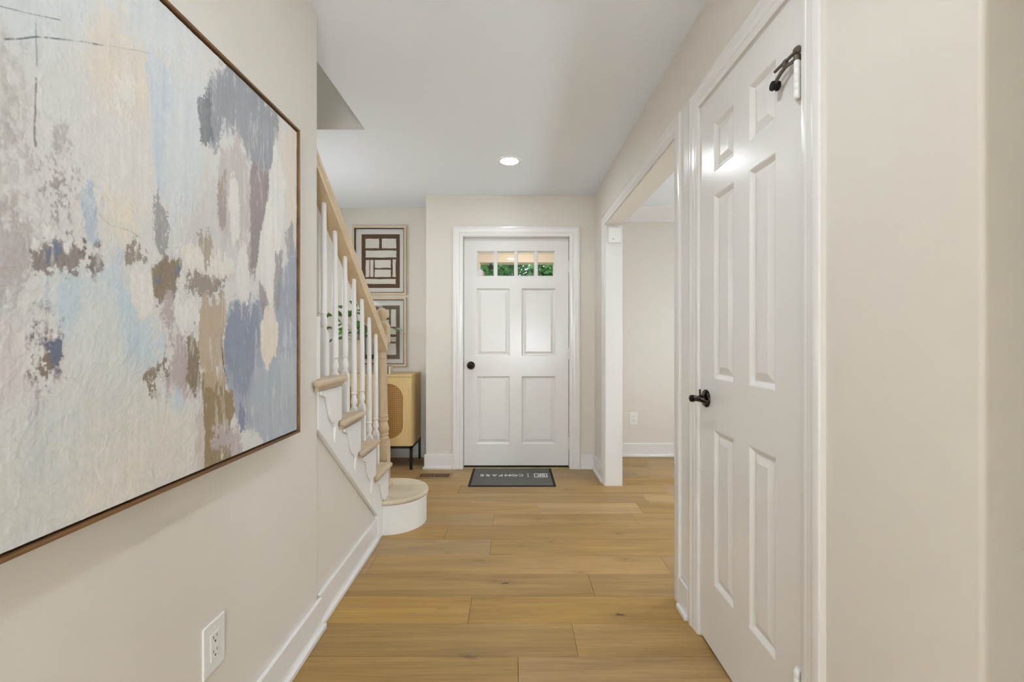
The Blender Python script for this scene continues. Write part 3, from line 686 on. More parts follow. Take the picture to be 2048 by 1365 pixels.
# ------------------------------------------------------------------ abstract painting
PAINT = [
 ([(0.51,1.71),(0.93,1.85),(1.073,1.819),(0.93,1.724),(0.764,1.633),(0.637,1.536),(0.51,1.472)], (205, 209, 209), 0.05, 0.3, 0.85),
 ([(0.51,1.472),(0.682,1.565),(0.687,1.484),(0.671,1.432),(0.637,1.435),(0.51,1.395)], (182, 175, 167), 0.05, 0.4, 0.95),
 ([(0.682,1.558),(0.749,1.606),(0.756,1.519),(0.708,1.468),(0.686,1.477)], (203, 204, 201), 0.06, 0.4, 0.7),
 ([(0.742,1.643),(0.812,1.722),(0.877,1.719),(0.922,1.662),(0.9,1.549),(0.787,1.527),(0.753,1.58)], (214, 203, 187), 0.045, 0.5, 0.85),
 ([(0.877,1.678),(0.922,1.714),(0.948,1.695),(0.922,1.641),(0.898,1.64)], (220, 207, 182), 0.012, 0.9, 0.85),
 ([(0.756,1.519),(0.898,1.557),(0.922,1.396),(0.804,1.348),(0.779,1.407),(0.749,1.466)], (215, 209, 202), 0.05, 0.5, 0.95),
 ([(0.804,1.595),(0.858,1.634),(0.867,1.583),(0.821,1.552)], (218, 214, 207), 0.015, 1.0, 0.6),
 ([(0.787,1.402),(0.877,1.4),(0.89,1.333),(0.804,1.314)], (217, 207, 189), 0.03, 0.6, 0.9),
 ([(0.51,1.395),(0.671,1.438),(0.692,1.419),(0.682,1.39),(0.637,1.358),(0.51,1.329)], (156, 149, 147), 0.05, 0.6, 0.92),
 ([(0.682,1.437),(0.714,1.424),(0.764,1.423),(0.775,1.391),(0.728,1.362),(0.695,1.378)], (170, 162, 160), 0.04, 0.9, 0.95),
 ([(0.51,1.324),(0.637,1.385),(0.678,1.391),(0.684,1.329),(0.637,1.304),(0.51,1.272)], (208, 203, 197), 0.035, 0.6, 0.95),
 ([(0.51,1.272),(0.679,1.331),(0.687,1.241),(0.671,1.213),(0.637,1.197),(0.51,1.176)], (171, 163, 159), 0.03, 0.7, 0.95),
 ([(0.51,1.31),(0.708,1.382),(0.787,1.358),(0.796,1.286),(0.671,1.238),(0.51,1.205)], (184, 177, 173), 0.07, 0.6, 0.6),
 ([(0.978,1.466),(1.12,1.535),(1.268,1.516),(1.268,1.326),(1.089,1.239),(0.99,1.285)], (196, 190, 186), 0.06, 0.8, 0.55),
 ([(0.51,1.186),(0.671,1.188),(0.735,1.165),(0.728,1.07),(0.659,1.052),(0.51,1.062)], (190, 184, 184), 0.06, 0.7, 0.5),
 ([(0.887,1.701),(0.954,1.716),(0.968,1.634),(0.948,1.509),(0.933,1.381),(0.911,1.494),(0.904,1.619)], (194, 201, 208), 0.014, 0.8, 0.85),
 ([(0.954,1.716),(1.089,1.757),(1.059,1.631),(1.047,1.45),(0.954,1.351),(0.935,1.469)], (205, 208, 208), 0.03, 0.5, 0.9),
 ([(0.695,1.391),(0.728,1.396),(0.753,1.384),(0.738,1.331),(0.708,1.336)], (164, 152, 150), 0.02, 1.3, 0.8),
 ([(0.76,1.4),(0.783,1.412),(0.789,1.307),(0.765,1.302)], (174, 186, 196), 0.012, 1.0, 0.85),
 ([(0.817,1.321),(0.839,1.333),(0.841,1.279),(0.821,1.276)], (184, 195, 204), 0.012, 0.8, 0.8),
 ([(0.676,1.233),(0.749,1.25),(0.821,1.291),(0.869,1.219),(0.9,1.154),(0.968,1.119),(0.933,1.077),(0.848,1.074),(0.83,1.169),(0.749,1.166),(0.742,1.103),(0.721,1.138),(0.721,1.192),(0.682,1.198)], (188, 200, 207), 0.025, 0.6, 0.92),
 ([(0.749,1.229),(0.814,1.244),(0.832,1.138),(0.85,1.058),(0.742,1.069),(0.736,1.138)], (206, 208, 204), 0.028, 0.5, 0.95),
 ([(0.51,1.176),(0.637,1.2),(0.682,1.208),(0.672,1.166),(0.637,1.159),(0.51,1.148)], (192, 197, 198), 0.03, 0.6, 0.9),
 ([(0.51,1.143),(0.637,1.15),(0.666,1.157),(0.673,1.075),(0.637,1.028),(0.51,1.038)], (203, 194, 190), 0.03, 0.6, 0.9),
 ([(0.671,1.06),(0.764,1.081),(0.908,1.07),(1.033,1.007),(1.047,0.854),(0.848,0.829),(0.637,0.823),(0.51,0.843),(0.51,1.043),(0.637,1.007)], (206, 204, 197), 0.05, 0.3, 0.95),
 ([(0.848,0.991),(1.03,0.979),(1.047,0.854),(0.877,0.847),(0.695,0.84),(0.749,0.928)], (214, 207, 195), 0.05, 0.4, 0.9),
 ([(0.671,1.022),(0.728,1.046),(0.768,0.959),(0.659,0.932)], (194, 199, 199), 0.04, 0.5, 0.85),
 ([(0.671,1.257),(0.695,1.294),(0.714,1.288),(0.728,1.302),(0.764,1.303),(0.797,1.287),(0.796,1.262),(0.728,1.245),(0.682,1.232)], (136, 126, 120), 0.012, 1.4, 0.95),
 ([(0.748,1.305),(0.764,1.307),(0.778,1.274),(0.756,1.271)], (116, 106, 97), 0.008, 1.4, 0.85),
 ([(0.698,1.284),(0.722,1.281),(0.722,1.258),(0.7,1.257)], (108, 118, 136), 0.008, 1.3, 0.8),
 ([(0.686,1.307),(0.714,1.308),(0.753,1.298),(0.735,1.289),(0.695,1.292)], (218, 214, 207), 0.006, 0.9, 0.95),
 ([(0.679,1.29),(0.692,1.286),(0.695,1.268),(0.682,1.272)], (218, 214, 207), 0.005, 1.0, 0.9),
 ([(0.671,1.166),(0.695,1.183),(0.722,1.165),(0.729,1.117),(0.714,1.078),(0.671,1.078),(0.665,1.126)], (158, 147, 147), 0.03, 1.0, 0.92),
 ([(0.671,1.138),(0.722,1.139),(0.726,1.114),(0.673,1.114)], (92, 102, 122), 0.012, 1.8, 0.85),
 ([(0.668,1.106),(0.686,1.116),(0.706,1.105),(0.712,1.077),(0.671,1.077)], (124, 112, 94), 0.01, 1.5, 0.9),
 ([(0.674,1.076),(0.709,1.076),(0.702,1.043),(0.669,1.045)], (187, 174, 177), 0.02, 0.9, 0.8),
 ([(1.059,1.71),(1.101,1.795),(1.154,1.839),(1.408,1.817),(1.388,1.745),(1.363,1.62),(1.277,1.566),(1.248,1.626),(1.194,1.681),(1.124,1.662),(1.098,1.563),(1.073,1.608)], (150, 151, 155), 0.018, 0.8, 0.97),
 ([(1.19,1.759),(1.358,1.771),(1.335,1.71),(1.228,1.71)], (160, 161, 164), 0.02, 0.6, 0.7),
 ([(1.041,1.689),(1.086,1.72),(1.092,1.611),(1.044,1.591)], (122, 123, 126), 0.01, 1.7, 0.85),
 ([(1.104,1.58),(1.19,1.676),(1.252,1.604),(1.252,1.441),(1.194,1.349),(1.12,1.378)], (188, 178, 174), 0.02, 0.7, 0.8),
 ([(1.101,1.528),(1.14,1.554),(1.144,1.425),(1.111,1.402)], (164, 150, 141), 0.008, 1.4, 0.9),
 ([(1.154,1.546),(1.194,1.566),(1.205,1.396),(1.163,1.343)], (218, 214, 207), 0.01, 1.0, 0.9),
 ([(1.248,1.638),(1.368,1.628),(1.33,1.546),(1.294,1.427),(1.273,1.321),(1.228,1.332),(1.248,1.486)], (150, 138, 138), 0.012, 0.7, 0.97),
 ([(1.408,1.767),(1.531,1.851),(1.531,1.565),(1.467,1.465),(1.44,1.567)], (216, 205, 192), 0.02, 0.7, 0.9),
 ([(1.44,1.486),(1.496,1.534),(1.496,1.416),(1.448,1.373)], (158, 154, 154), 0.008, 1.3, 0.9),
 ([(1.154,1.207),(1.228,1.263),(1.294,1.258),(1.358,1.2),(1.421,1.349),(1.538,1.488),(1.538,0.821),(1.358,0.826),(1.19,0.921),(1.137,1.031),(1.124,1.137)], (158, 163, 173), 0.015, 0.6, 0.97),
 ([(1.137,1.201),(1.218,1.253),(1.294,1.234),(1.294,1.137),(1.232,0.988),(1.172,1.022),(1.13,1.106)], (139, 144, 158), 0.02, 0.6, 0.92),
 ([(1.248,1.044),(1.358,1.099),(1.538,1.137),(1.538,0.821),(1.358,0.833),(1.228,0.925)], (169, 175, 180), 0.025, 0.6, 0.9),
 ([(1.395,1.085),(1.448,1.116),(1.496,1.067),(1.504,0.94),(1.413,0.939)], (178, 182, 186), 0.012, 1.3, 0.8),
 ([(1.383,1.743),(1.44,1.647),(1.429,1.51),(1.388,1.37),(1.358,1.257),(1.301,1.258),(1.277,1.328),(1.292,1.426),(1.335,1.548)], (219, 215, 208), 0.006, 1.1, 0.98),
 ([(1.378,1.394),(1.421,1.415),(1.408,1.242),(1.37,1.226)], (150, 144, 145), 0.008, 1.1, 0.85),
 ([(1.19,1.359),(1.228,1.378),(1.248,1.265),(1.209,1.227),(1.181,1.269)], (218, 214, 207), 0.012, 1.2, 0.9),
 ([(1.29,1.33),(1.328,1.261),(1.363,1.188),(1.301,1.185)], (152, 142, 142), 0.008, 1.1, 0.9),
 ([(1.294,1.173),(1.358,1.245),(1.398,1.189),(1.385,1.095),(1.33,1.055),(1.301,1.098)], (217, 206, 191), 0.006, 1.1, 0.97),
 ([(0.903,1.296),(0.954,1.315),(1.006,1.288),(0.985,1.28),(0.978,1.218),(0.919,1.211),(0.908,1.256)], (138, 123, 106), 0.008, 1.1, 0.97),
 ([(0.848,1.308),(0.872,1.318),(0.906,1.307),(0.898,1.282),(0.853,1.279)], (144, 131, 118), 0.008, 1.5, 0.92),
 ([(0.917,1.268),(0.942,1.268),(0.935,1.256),(0.919,1.258)], (112, 124, 142), 0.004, 1.0, 0.8),
 ([(0.963,1.272),(0.988,1.285),(0.983,1.264),(0.966,1.26)], (112, 124, 142), 0.004, 1.0, 0.75),
 ([(1.003,1.287),(1.137,1.302),(1.158,1.254),(1.059,1.244),(0.99,1.239)], (146, 133, 122), 0.012, 1.7, 0.9),
 ([(0.99,1.336),(1.059,1.345),(1.163,1.332),(1.175,1.302),(1.12,1.292),(1.017,1.287),(0.978,1.309)], (219, 212, 202), 0.007, 1.0, 0.95),
 ([(0.856,1.265),(0.903,1.288),(0.915,1.206),(0.879,1.185),(0.858,1.218)], (218, 212, 205), 0.008, 1.1, 0.95),
 ([(1.041,1.39),(1.089,1.393),(1.098,1.309),(1.059,1.303)], (160, 149, 128), 0.01, 1.7, 0.8),
 ([(0.914,1.428),(0.944,1.43),(0.951,1.324),(0.914,1.315)], (148, 147, 146), 0.012, 1.7, 0.85),
 ([(1.051,1.24),(1.149,1.239),(1.13,1.137),(1.14,1.061),(1.073,1.035),(1.044,1.077),(1.044,1.186)], (179, 162, 141), 0.009, 0.9, 0.97),
 ([(0.925,1.211),(0.973,1.219),(0.993,1.147),(1.044,1.108),(1.039,1.002),(0.919,1.041),(0.877,1.07),(0.954,1.091),(0.978,1.137)], (174, 162, 159), 0.02, 0.9, 0.93),
 ([(0.882,1.07),(0.954,1.093),(0.956,1.055),(0.898,1.052)], (138, 124, 107), 0.01, 1.6, 0.9),
 ([(0.97,1.214),(1.039,1.234),(1.047,1.167),(0.993,1.145)], (218, 214, 207), 0.01, 1.4, 0.95),
 ([(1.001,1.145),(1.041,1.157),(1.047,1.04),(1.023,1.011),(1.003,1.062)], (132, 118, 97), 0.01, 1.8, 0.92),
 ([(1.051,1.057),(1.149,1.028),(1.175,0.962),(1.165,0.896),(1.12,0.842),(1.056,0.824),(1.051,0.941)], (146, 127, 97), 0.009, 0.8, 0.98),
 ([(1.062,1.053),(1.137,1.052),(1.144,1.018),(1.073,1.019)], (176, 158, 134), 0.008, 1.3, 0.9),
 ([(1.089,0.902),(1.194,0.912),(1.212,0.841),(1.12,0.836),(1.073,0.855)], (179, 167, 166), 0.014, 1.3, 0.92),
 ([(1.071,0.856),(1.158,0.865),(1.158,0.826),(1.059,0.823)], (147, 129, 100), 0.008, 1.1, 0.92),
 ([(1.03,0.982),(1.054,1.0),(1.057,0.829),(1.028,0.827)], (198, 186, 179), 0.008, 1.2, 0.9),
 ([(1.194,0.959),(1.232,0.942),(1.22,0.9),(1.197,0.911)], (122, 128, 150), 0.006, 1.8, 0.75),
 ([(0.942,1.03),(0.993,1.035),(1.006,0.985),(0.966,0.99)], (190, 203, 212), 0.012, 0.7, 0.85),
]
LINES = [
 ([(0.644, 1.563), (0.665, 1.578), (0.687, 1.595), (0.728, 1.619), (0.796, 1.653)], 0.0022, (92, 92, 92), 0.9),
 ([(0.796, 1.653), (0.844, 1.678), (0.9, 1.704)], 0.0012, (150, 146, 140), 0.6),
 ([(0.637, 1.605), (0.671, 1.62), (0.721, 1.645)], 0.0015, (110, 110, 110), 0.8),
 ([(0.686, 1.616), (0.686, 1.552)], 0.0016, (120, 120, 120), 0.8),
 ([(0.685, 1.532), (0.684, 1.429)], 0.0026, (96, 96, 98), 0.85),
 ([(0.706, 1.626), (0.738, 1.624)], 0.0012, (140, 138, 134), 0.5),
 ([(1.122, 1.148), (1.127, 1.093), (1.135, 1.059), (1.151, 1.028)], 0.0032, (44, 46, 56), 0.95),
 ([(0.787, 1.358), (0.812, 1.342), (0.854, 1.342), (0.883, 1.333)], 0.0016, (160, 150, 140), 0.7),
]

CX = -0.717
PY0, PY1, PZ0, PZ1 = 0.512, 1.5274, 0.825, 1.839
FRD = -0.710
art = thing('abstract_painting', 'large abstract canvas in creams, greys, pale blue and brown in a thin walnut frame', 'painting', (XL, 1.02, PZ0))
fw = 0.007
fm = MB()
fm.box(XL, FRD, PY0, PY1, PZ1 - fw, PZ1); fm.box(XL, FRD, PY0, PY1, PZ0, PZ0 + fw)
fm.box(XL, FRD, PY0, PY0 + fw, PZ0 + fw, PZ1 - fw); fm.box(XL, FRD, PY1 - fw, PY1, PZ0 + fw, PZ1 - fw)
fm.build('frame', M['walnut'], art, bevel=0.0012)
MB().box(XL + 0.001, XL + 0.012, PY0 + fw, PY1 - fw, PZ0 + fw, PZ1 - fw).build('black_backing', M['rubber'], art)

def value_noise(ny_, nz_, sy, sz, seed):
    """smooth noise on the canvas grid; sy, sz = feature size in metres"""
    r = np.random.default_rng(seed)
    Wd, Hd = (PY1 - PY0), (PZ1 - PZ0)
    gy, gz = max(2, int(Wd / sy) + 3), max(2, int(Hd / sz) + 3)
    g = r.random((gz, gy))
    yy = np.linspace(0, Wd / sy, ny_); zz = np.linspace(0, Hd / sz, nz_)
    y0 = yy.astype(int); z0 = zz.astype(int)
    fy = yy - y0; fz = zz - z0
    fy = fy * fy * (3 - 2 * fy); fz = fz * fz * (3 - 2 * fz)
    a = g[z0][:, y0]; b = g[z0][:, y0 + 1]; c = g[z0 + 1][:, y0]; d = g[z0 + 1][:, y0 + 1]
    return (a * (1 - fy) + b * fy) * (1 - fz)[:, None] + (c * (1 - fy) + d * fy) * fz[:, None]
def fbm(n1, n2, sy, sz, seed, oct=4, gain=0.55):
    t = 0; amp = 1; tot = 0
    for k in range(oct):
        t = t + amp * value_noise(n1, n2, sy / 2 ** k, sz / 2 ** k, seed + k * 17); tot += amp; amp *= gain
    return t / tot
def blur1(a, r, ax):
    if r < 1: return a
    for _ in range(2):
        p = np.pad(a, [(r + 1, r) if k == ax else (0, 0) for k in (0, 1)], mode='edge')
        cs = np.cumsum(p, axis=ax)
        a = (cs[2 * r + 1:] - cs[:-2 * r - 1]) / (2 * r + 1) if ax == 0 else (cs[:, 2 * r + 1:] - cs[:, :-2 * r - 1]) / (2 * r + 1)
    return a
def inside(poly, Y, Z):
    r = np.zeros(Y.shape, bool); n = len(poly)
    for i in range(n):
        y1, z1 = poly[i]; y2, z2 = poly[(i + 1) % n]
        if z1 == z2: continue
        r ^= ((z1 > Z) != (z2 > Z)) & (Y < (y2 - y1) * (Z - z1) / (z2 - z1) + y1)
    return r
def unit(a): return (a - a.mean()) / a.std()
def pigment(n):
    """colours and paint relief of the canvas: layered dry-brush patches with vertical drag"""
    a0, a1, b0, b1 = PY0 + fw + 0.005, PY1 - fw - 0.005, PZ0 + fw + 0.005, PZ1 - fw - 0.005
    Y, Z = np.meshgrid(np.linspace(a0, a1, n), np.linspace(b0, b1, n))
    px = (a1 - a0) / (n - 1)
    wy = (fbm(n, n, 0.06, 0.09, 3) - 0.5) * 0.022 + (value_noise(n, n, 0.010, 0.03, 5) - 0.5) * 0.008
    wz = (fbm(n, n, 0.05, 0.07, 9) - 0.5) * 0.050 + (value_noise(n, n, 0.006, 0.05, 15) - 0.5) * 0.030
    grit = unit(fbm(n, n, 0.0075, 0.0085, 77, 3, 0.8) + 0.5 * fbm(n, n, 0.0053, 0.0061, 79, 2, 0.8))
    drag = unit(fbm(n, n, 0.007, 0.07, 31, 4, 0.7))
    chunk = unit(fbm(n, n, 0.022, 0.030, 41, 5, 0.75))
    rag = unit(0.9 * chunk + 0.42 * drag + 0.55 * grit)
    streaks = [unit(fbm(n, n, 0.008, 0.16, 200 + k, 3)) for k in range(5)]
    C = np.ones((n, n, 3)) * np.array(s2l((209, 206, 201)))
    relief = grit * 0.10 + chunk * 0.25
    for k, (poly, col, soft, ragged, op) in enumerate(PAINT):
        mk = inside(poly, Y + wy, Z + wz).astype(float)
        mk = blur1(mk, max(1, int(soft * 0.55 / px)), 1)
        mk = blur1(mk, max(1, int(soft * 1.5 / px)), 0)
        edge = np.clip(4 * mk * (1 - mk), 0, 1) ** 0.7
        mk = mk + rag * (0.05 + 0.19 * ragged) * (0.30 * (mk > 0.03) + edge * 0.8) - 0.01 * ragged * (mk < 0.97)
        wdt = 0.40 - 0.20 * min(1.6, ragged) + 0.04
        mk = np.clip((mk - 0.5 + wdt) / (2 * wdt), 0, 1); mk = mk * mk * (3 - 2 * mk)
        st = streaks[k % 5]
        tone = 1 + st * 0.022 + chunk * 0.014 + grit * 0.008
        mo = (mk * op)[:, :, None]
        C = C * (1 - mo) + np.array(s2l(col))[None, None, :] * tone[:, :, None] * mo
        relief = relief + mk * (0.10 if k % 3 else 0.25) * (0.5 + ragged)
    # chalky dry-brush over everything, dragged downwards
    sc = np.clip(unit(fbm(n, n, 0.016, 0.10, 401, 5, 0.75)) - 0.9, 0, 1)[:, :, None] * 0.42
    C = C * (1 - sc) + np.array(s2l((217, 213, 207))) * sc
    for poly, w, col, op in LINES:
        d = np.full((n, n), 9.0)
        Yj = Y + (value_noise(n, n, 0.03, 0.03, 55) - 0.5) * 0.003
        for (y1, z1), (y2, z2) in zip(poly[:-1], poly[1:]):
            vy, vz = y2 - y1, z2 - z1; LL = vy * vy + vz * vz + 1e-9
            t = np.clip(((Yj - y1) * vy + (Z - z1) * vz) / LL, 0, 1)
            d = np.minimum(d, np.hypot(Yj - y1 - t * vy, Z - z1 - t * vz))
        mk = np.clip(1.4 - d / (w * 0.55), 0, 1) * op * np.clip(0.85 + rag * 0.4, 0.1, 1)
        C = C * (1 - mk[:, :, None]) + np.array(s2l(col)) * mk[:, :, None]
    ridge = 1 - np.abs(2 * fbm(n, n, 0.05, 0.05, 501, 4, 0.6) - 1)
    relief = relief + np.clip((ridge - 0.93) * 14, 0, 1) * 0.5
    return C, unit(relief), Y, Z
def canvas():
    n = 700
    C, relief, Y, Z = pigment(n)
    X = CX + np.clip(relief, -2.5, 2.5) * 0.00030
    co = np.stack([X, Y, Z], -1).reshape(-1, 3)
    idx = np.arange(n * n).reshape(n, n)
    q = np.stack([idx[:-1, :-1], idx[:-1, 1:], idx[1:, 1:], idx[1:, :-1]], -1).reshape(-1, 4)
    me = bpy.data.meshes.new('canvas')
    me.vertices.add(n * n); me.vertices.foreach_set('co', co.ravel())
    me.loops.add(q.size); me.polygons.add(len(q))
    me.loops.foreach_set('vertex_index', q.ravel())
    me.polygons.foreach_set('loop_start', np.arange(0, q.size, 4)); me.polygons.foreach_set('loop_total', np.full(len(q), 4))
    me.polygons.foreach_set('use_smooth', np.ones(len(q), bool))
    me.update(calc_edges=True)
    at = me.color_attributes.new('pigment', 'FLOAT_COLOR', 'POINT')
    at.data.foreach_set('color', np.concatenate([np.clip(C, 0, 1), np.ones((n, n, 1))], -1).reshape(-1).astype(np.float32))
    return me
mp, nt, b = new_mat('oil_paint')
at = N(nt, 'ShaderNodeAttribute', attribute_name='pigment')
gain = N(nt, 'ShaderNodeMix', data_type='RGBA', blend_type='MULTIPLY'); gain.inputs['Factor'].default_value = 1.0
gain.inputs['B'].default_value = (1.09, 1.10, 1.09, 1); gain.clamp_result = True
nt.links.new(at.outputs['Color'], gain.inputs['A']); nt.links.new(gain.outputs['Result'], b.inputs['Base Color'])
b.inputs['Roughness'].default_value = 0.6; b.inputs['Specular IOR Level'].default_value = 0.25
tc = N(nt, 'ShaderNodeTexCoord'); no = N(nt, 'ShaderNodeTexNoise', inputs={'Scale': 220.0, 'Detail': 4.0, 'Roughness': 0.7})
bp = N(nt, 'ShaderNodeBump', inputs={'Strength': 0.22, 'Distance': 0.0015})
nt.links.new(tc.outputs['Object'], no.inputs['Vector']); nt.links.new(no.outputs['Fac'], bp.inputs['Height']); nt.links.new(bp.outputs['Normal'], b.inputs['Normal'])
cme = canvas(); cme.materials.append(mp)
co = bpy.data.objects.new('canvas', cme); COL.objects.link(co); adopt(co, art)
mcv = paint('canvas_edge', (196, 190, 180), 0.8, 0.1, 300)
MB().box(XL + 0.012, CX - 0.0012, PY0 + fw + 0.005, PY1 - fw - 0.005, PZ0 + fw + 0.005, PZ1 - fw - 0.005).build('canvas_stretcher', mcv, art)

mg2, nt, b = new_mat('picture_glass')
nt.nodes.remove(b)
tr = N(nt, 'ShaderNodeBsdfTransparent'); gl = N(nt, 'ShaderNodeBsdfGlossy', inputs={'Roughness': 0.04}); fr = N(nt, 'ShaderNodeFresnel', inputs={'IOR': 1.22}); mxs = N(nt, 'ShaderNodeMixShader')
nt.links.new(fr.outputs[0], mxs.inputs[0]); nt.links.new(tr.outputs[0], mxs.inputs[1]); nt.links.new(gl.outputs[0], mxs.inputs[2]); nt.links.new(mxs.outputs[0], nt.nodes['Material Output'].inputs['Surface'])
M['clear_glass'] = mg2
# ------------------------------------------------------------------ two framed prints in the foyer
art_brown = wood('print_brown', (84, 58, 34), (104, 76, 50), 'z', 8, 1.0, 0.85, 0.8, False)
art_taupe = paint('print_taupe', (116, 102, 84), 0.85, 0.05, 200)
def framed_print(zb, blocks, ink, label, seed):
    x0, x1, h = -1.527, -1.012, 0.660
    yw = YBL; yf = YBL - 0.034
    t = thing('framed_print', label, 'framed print', ((x0 + x1) / 2, yw, zb), 'pair of framed prints over the cabinet')
    w = 0.020; z1 = zb + h
    MB().box(x0, x1, yf, yw, z1 - w, z1).box(x0, x1, yf, yw, zb, zb + w).box(x0, x0 + w, yf, yw, zb + w, z1 - w).box(x1 - w, x1, yf, yw, zb + w, z1 - w).build('frame', M['pine_frame'], t, bevel=0.0015)
    i = x0 + w; j = x1 - w; p = 0.006
    MB().box(i, j, yf + 0.003, yw - 0.004, z1 - w - p, z1 - w).box(i, j, yf + 0.003, yw - 0.004, zb + w, zb + w + p).box(i, i + p, yf + 0.003, yw - 0.004, zb + w + p, z1 - w - p).box(j - p, j, yf + 0.003, yw - 0.004, zb + w + p, z1 - w - p).build('black_inner_lip', M['black_metal'], t)
    MB().box(i + p, j - p, yw - 0.008, yw - 0.003, zb + w + p, z1 - w - p).build('mat_board', M['mat_board'], t)
    bx0, bx1 = x0 + 0.082, x1 - 0.066; bz1, bz0 = z1 - 0.076, zb + 0.068
    pr = MB().box(bx0, bx1, yw - 0.0092, yw - 0.0078, bz0, bz1).build('print_field', ink, t)
    r = random.Random(seed)
    for (u0, v0, u1, v1) in blocks:
        def P(u, v): return (bx0 + u * (bx1 - bx0), bz1 - v * (bz1 - bz0))
        pts = []
        cs = [(u0, v0), (u1, v0), (u1, v1), (u0, v1)]
        for a in range(4):
            b_ = cs[(a + 1) % 4]
            for q in range(4):
                f = q / 4
                u = cs[a][0] + (b_[0] - cs[a][0]) * f + r.uniform(-.006, .006); v = cs[a][1] + (b_[1] - cs[a][1]) * f + r.uniform(-.004, .004)
                pts.append(P(u, v))
        MB().prism(pts, 'y', yw - 0.0102, yw - 0.009).build('cream_shape', M['print_cream'], pr)
    MB().box(i + p, j - p, yf + 0.006, yf + 0.008, zb + w + p, z1 - w - p).build('glazing', M['clear_glass'], t)
    return t
def norm(bl, ox, oy): return [((a - ox) / 582, (b - oy) / 818, (c - ox) / 582, (d - oy) / 818) for a, b, c, d in bl]
up = norm([(300, 280, 505, 425), (548, 280, 765, 425), (300, 460, 768, 565), (302, 605, 358, 862), (372, 605, 420, 862), (440, 603, 683, 725), (440, 750, 683, 862), (712, 595, 760, 862), (300, 895, 760, 968)], 238, 212)
lo_ = norm([(1065, 295, 1140, 560), (880, 295, 1035, 420), (680, 295, 840, 560), (880, 450, 1035, 560), (1050, 595, 1140, 675), (680, 595, 1010, 675), (1000, 715, 1140, 785), (680, 715, 800, 985), (830, 715, 965, 785), (1000, 815, 1140, 985), (830, 815, 965, 985)], 616, 235)
framed_print(1.559, up, art_brown, 'upper framed print of cream blocks on dark brown', 1)
framed_print(0.875, lo_, art_taupe, 'lower framed print of cream blocks on taupe, behind the newel post', 2)

# ------------------------------------------------------------------ cane-front cabinet
cx0, cx1, cy0, cy1, cz0, cz1 = -1.670, -0.868, 3.945, 4.338, 0.205, 0.825
cab = thing('cane_cabinet', 'light oak cabinet with arched cane doors on black metal legs', 'cabinet', ((cx0 + cx1) / 2, cy1, 0))
tk = 0.018
MB().box(cx0, cx0 + tk, cy0 + 0.018, cy1, cz0, cz1 - tk).box(cx1 - tk, cx1, cy0 + 0.018, cy1, cz0, cz1 - tk).box(cx0 + tk, cx1 - tk, cy0 + 0.018, cy1, cz0, cz0 + tk).box(cx0 + tk, cx1 - tk, cy1 - 0.008, cy1, cz0 + tk, cz1 - tk).build('body', M['cabinet'], cab, bevel=0.0008)
MB().box(cx0, cx1, cy0, cy1, cz1 - tk, cz1).build('top_board', M['cabinet'], cab, bevel=0.001)
def cab_door(x0, x1):
    z0, z1 = cz0 + 0.003, cz1 - tk - 0.003
    xc = (x0 + x1) / 2; hw = 0.128; za, zb = 0.268, 0.748
    n = 16
    hole = []
    for k in range(n + 1):
        a = math.pi * k / n; hole.append((xc + hw * math.cos(a), zb - hw + hw * math.sin(a)))
    for k in range(n + 1):
        a = math.pi + math.pi * k / n; hole.append((xc + hw * math.cos(a), za + hw + hw * math.sin(a)))
    # outer ring radially matched to the hole
    outer = []
    zc = (z0 + z1) / 2
    for (x, z) in hole:
        dx, dz = x - xc, z - zc
        s = min((x1 - xc) / abs(dx) if abs(dx) > 1e-6 else 1e9, (z1 - zc) / abs(dz) if abs(dz) > 1e-6 else 1e9)
        outer.append((xc + dx * s, zc + dz * s))
    # insert corners by snapping nearest points
    for cxr, czr in ((x0, z0), (x1, z0), (x1, z1), (x0, z1)):
        k = min(range(len(outer)), key=lambda q: (outer[q][0] - cxr) ** 2 + (outer[q][1] - czr) ** 2)
        outer[k] = (cxr, czr)
    y0, y1 = cy0, cy0 + 0.017; m = MB(); L = len(hole)
    vs = [(x, y0, z) for x, z in outer] + [(x, y0, z) for x, z in hole] + [(x, y1, z) for x, z in hole] + [(x, y1, z) for x, z in outer]
    fs = []
    for k in range(L):
        q = (k + 1) % L
        for a in range(3): fs.append((a * L + k, a * L + q, (a + 1) * L + q, (a + 1) * L + k))
        fs.append((3 * L + k, 3 * L + q, q, k))
    m.add(vs, fs)
    d = m.build('door', M['cabinet'], cab)
    # cane bead round the opening
    MB().tube([(x, y0 + 0.001, z) for x, z in hole + hole[:1]], 0.0032, 6).build('cane_edging', M['cane_back'], d, smooth=True)
    back = MB().prism([(xc + (x - xc) * 0.995, z) for x, z in hole], 'y', y0 + 0.009, y0 + 0.011).build('cane_backing', M['cane_back'], d)
    # woven strands
    w = MB(); sp = 0.0165
    def zr(x):
        dx = abs(x - xc)
        r = math.sqrt(max(0, hw * hw - dx * dx)); return za + hw - r, zb - hw + r
    k = -10
    while k <= 10:
        for o in (-0.0019, 0.0019):
            x = xc + k * sp + o
            if abs(x - xc) < hw - 0.003:
                a, b_ = zr(x); w.box(x - 0.0009, x + 0.0009, y0 + 0.0045, y0 + 0.006, a, b_)
        k += 1
    z = za + 0.008; q = 0
    while z < zb - 0.004:
        dz = max(0, za + hw - z, z - (zb - hw)); r = math.sqrt(max(0, hw * hw - dz * dz))
        for o in (-0.0019, 0.0019): w.box(xc - r, xc + r, y0 + 0.006, y0 + 0.0075, z + o - 0.0009, z + o + 0.0009)
        z += sp
    wv = w.build('cane_webbing', M['cane'], d); wv['kind'] = 'stuff'
xm = (cx0 + cx1) / 2
cab_door(cx0 + 0.006, xm - 0.0015); cab_door(xm + 0.0015, cx1 - 0.006)
lg = 0.021
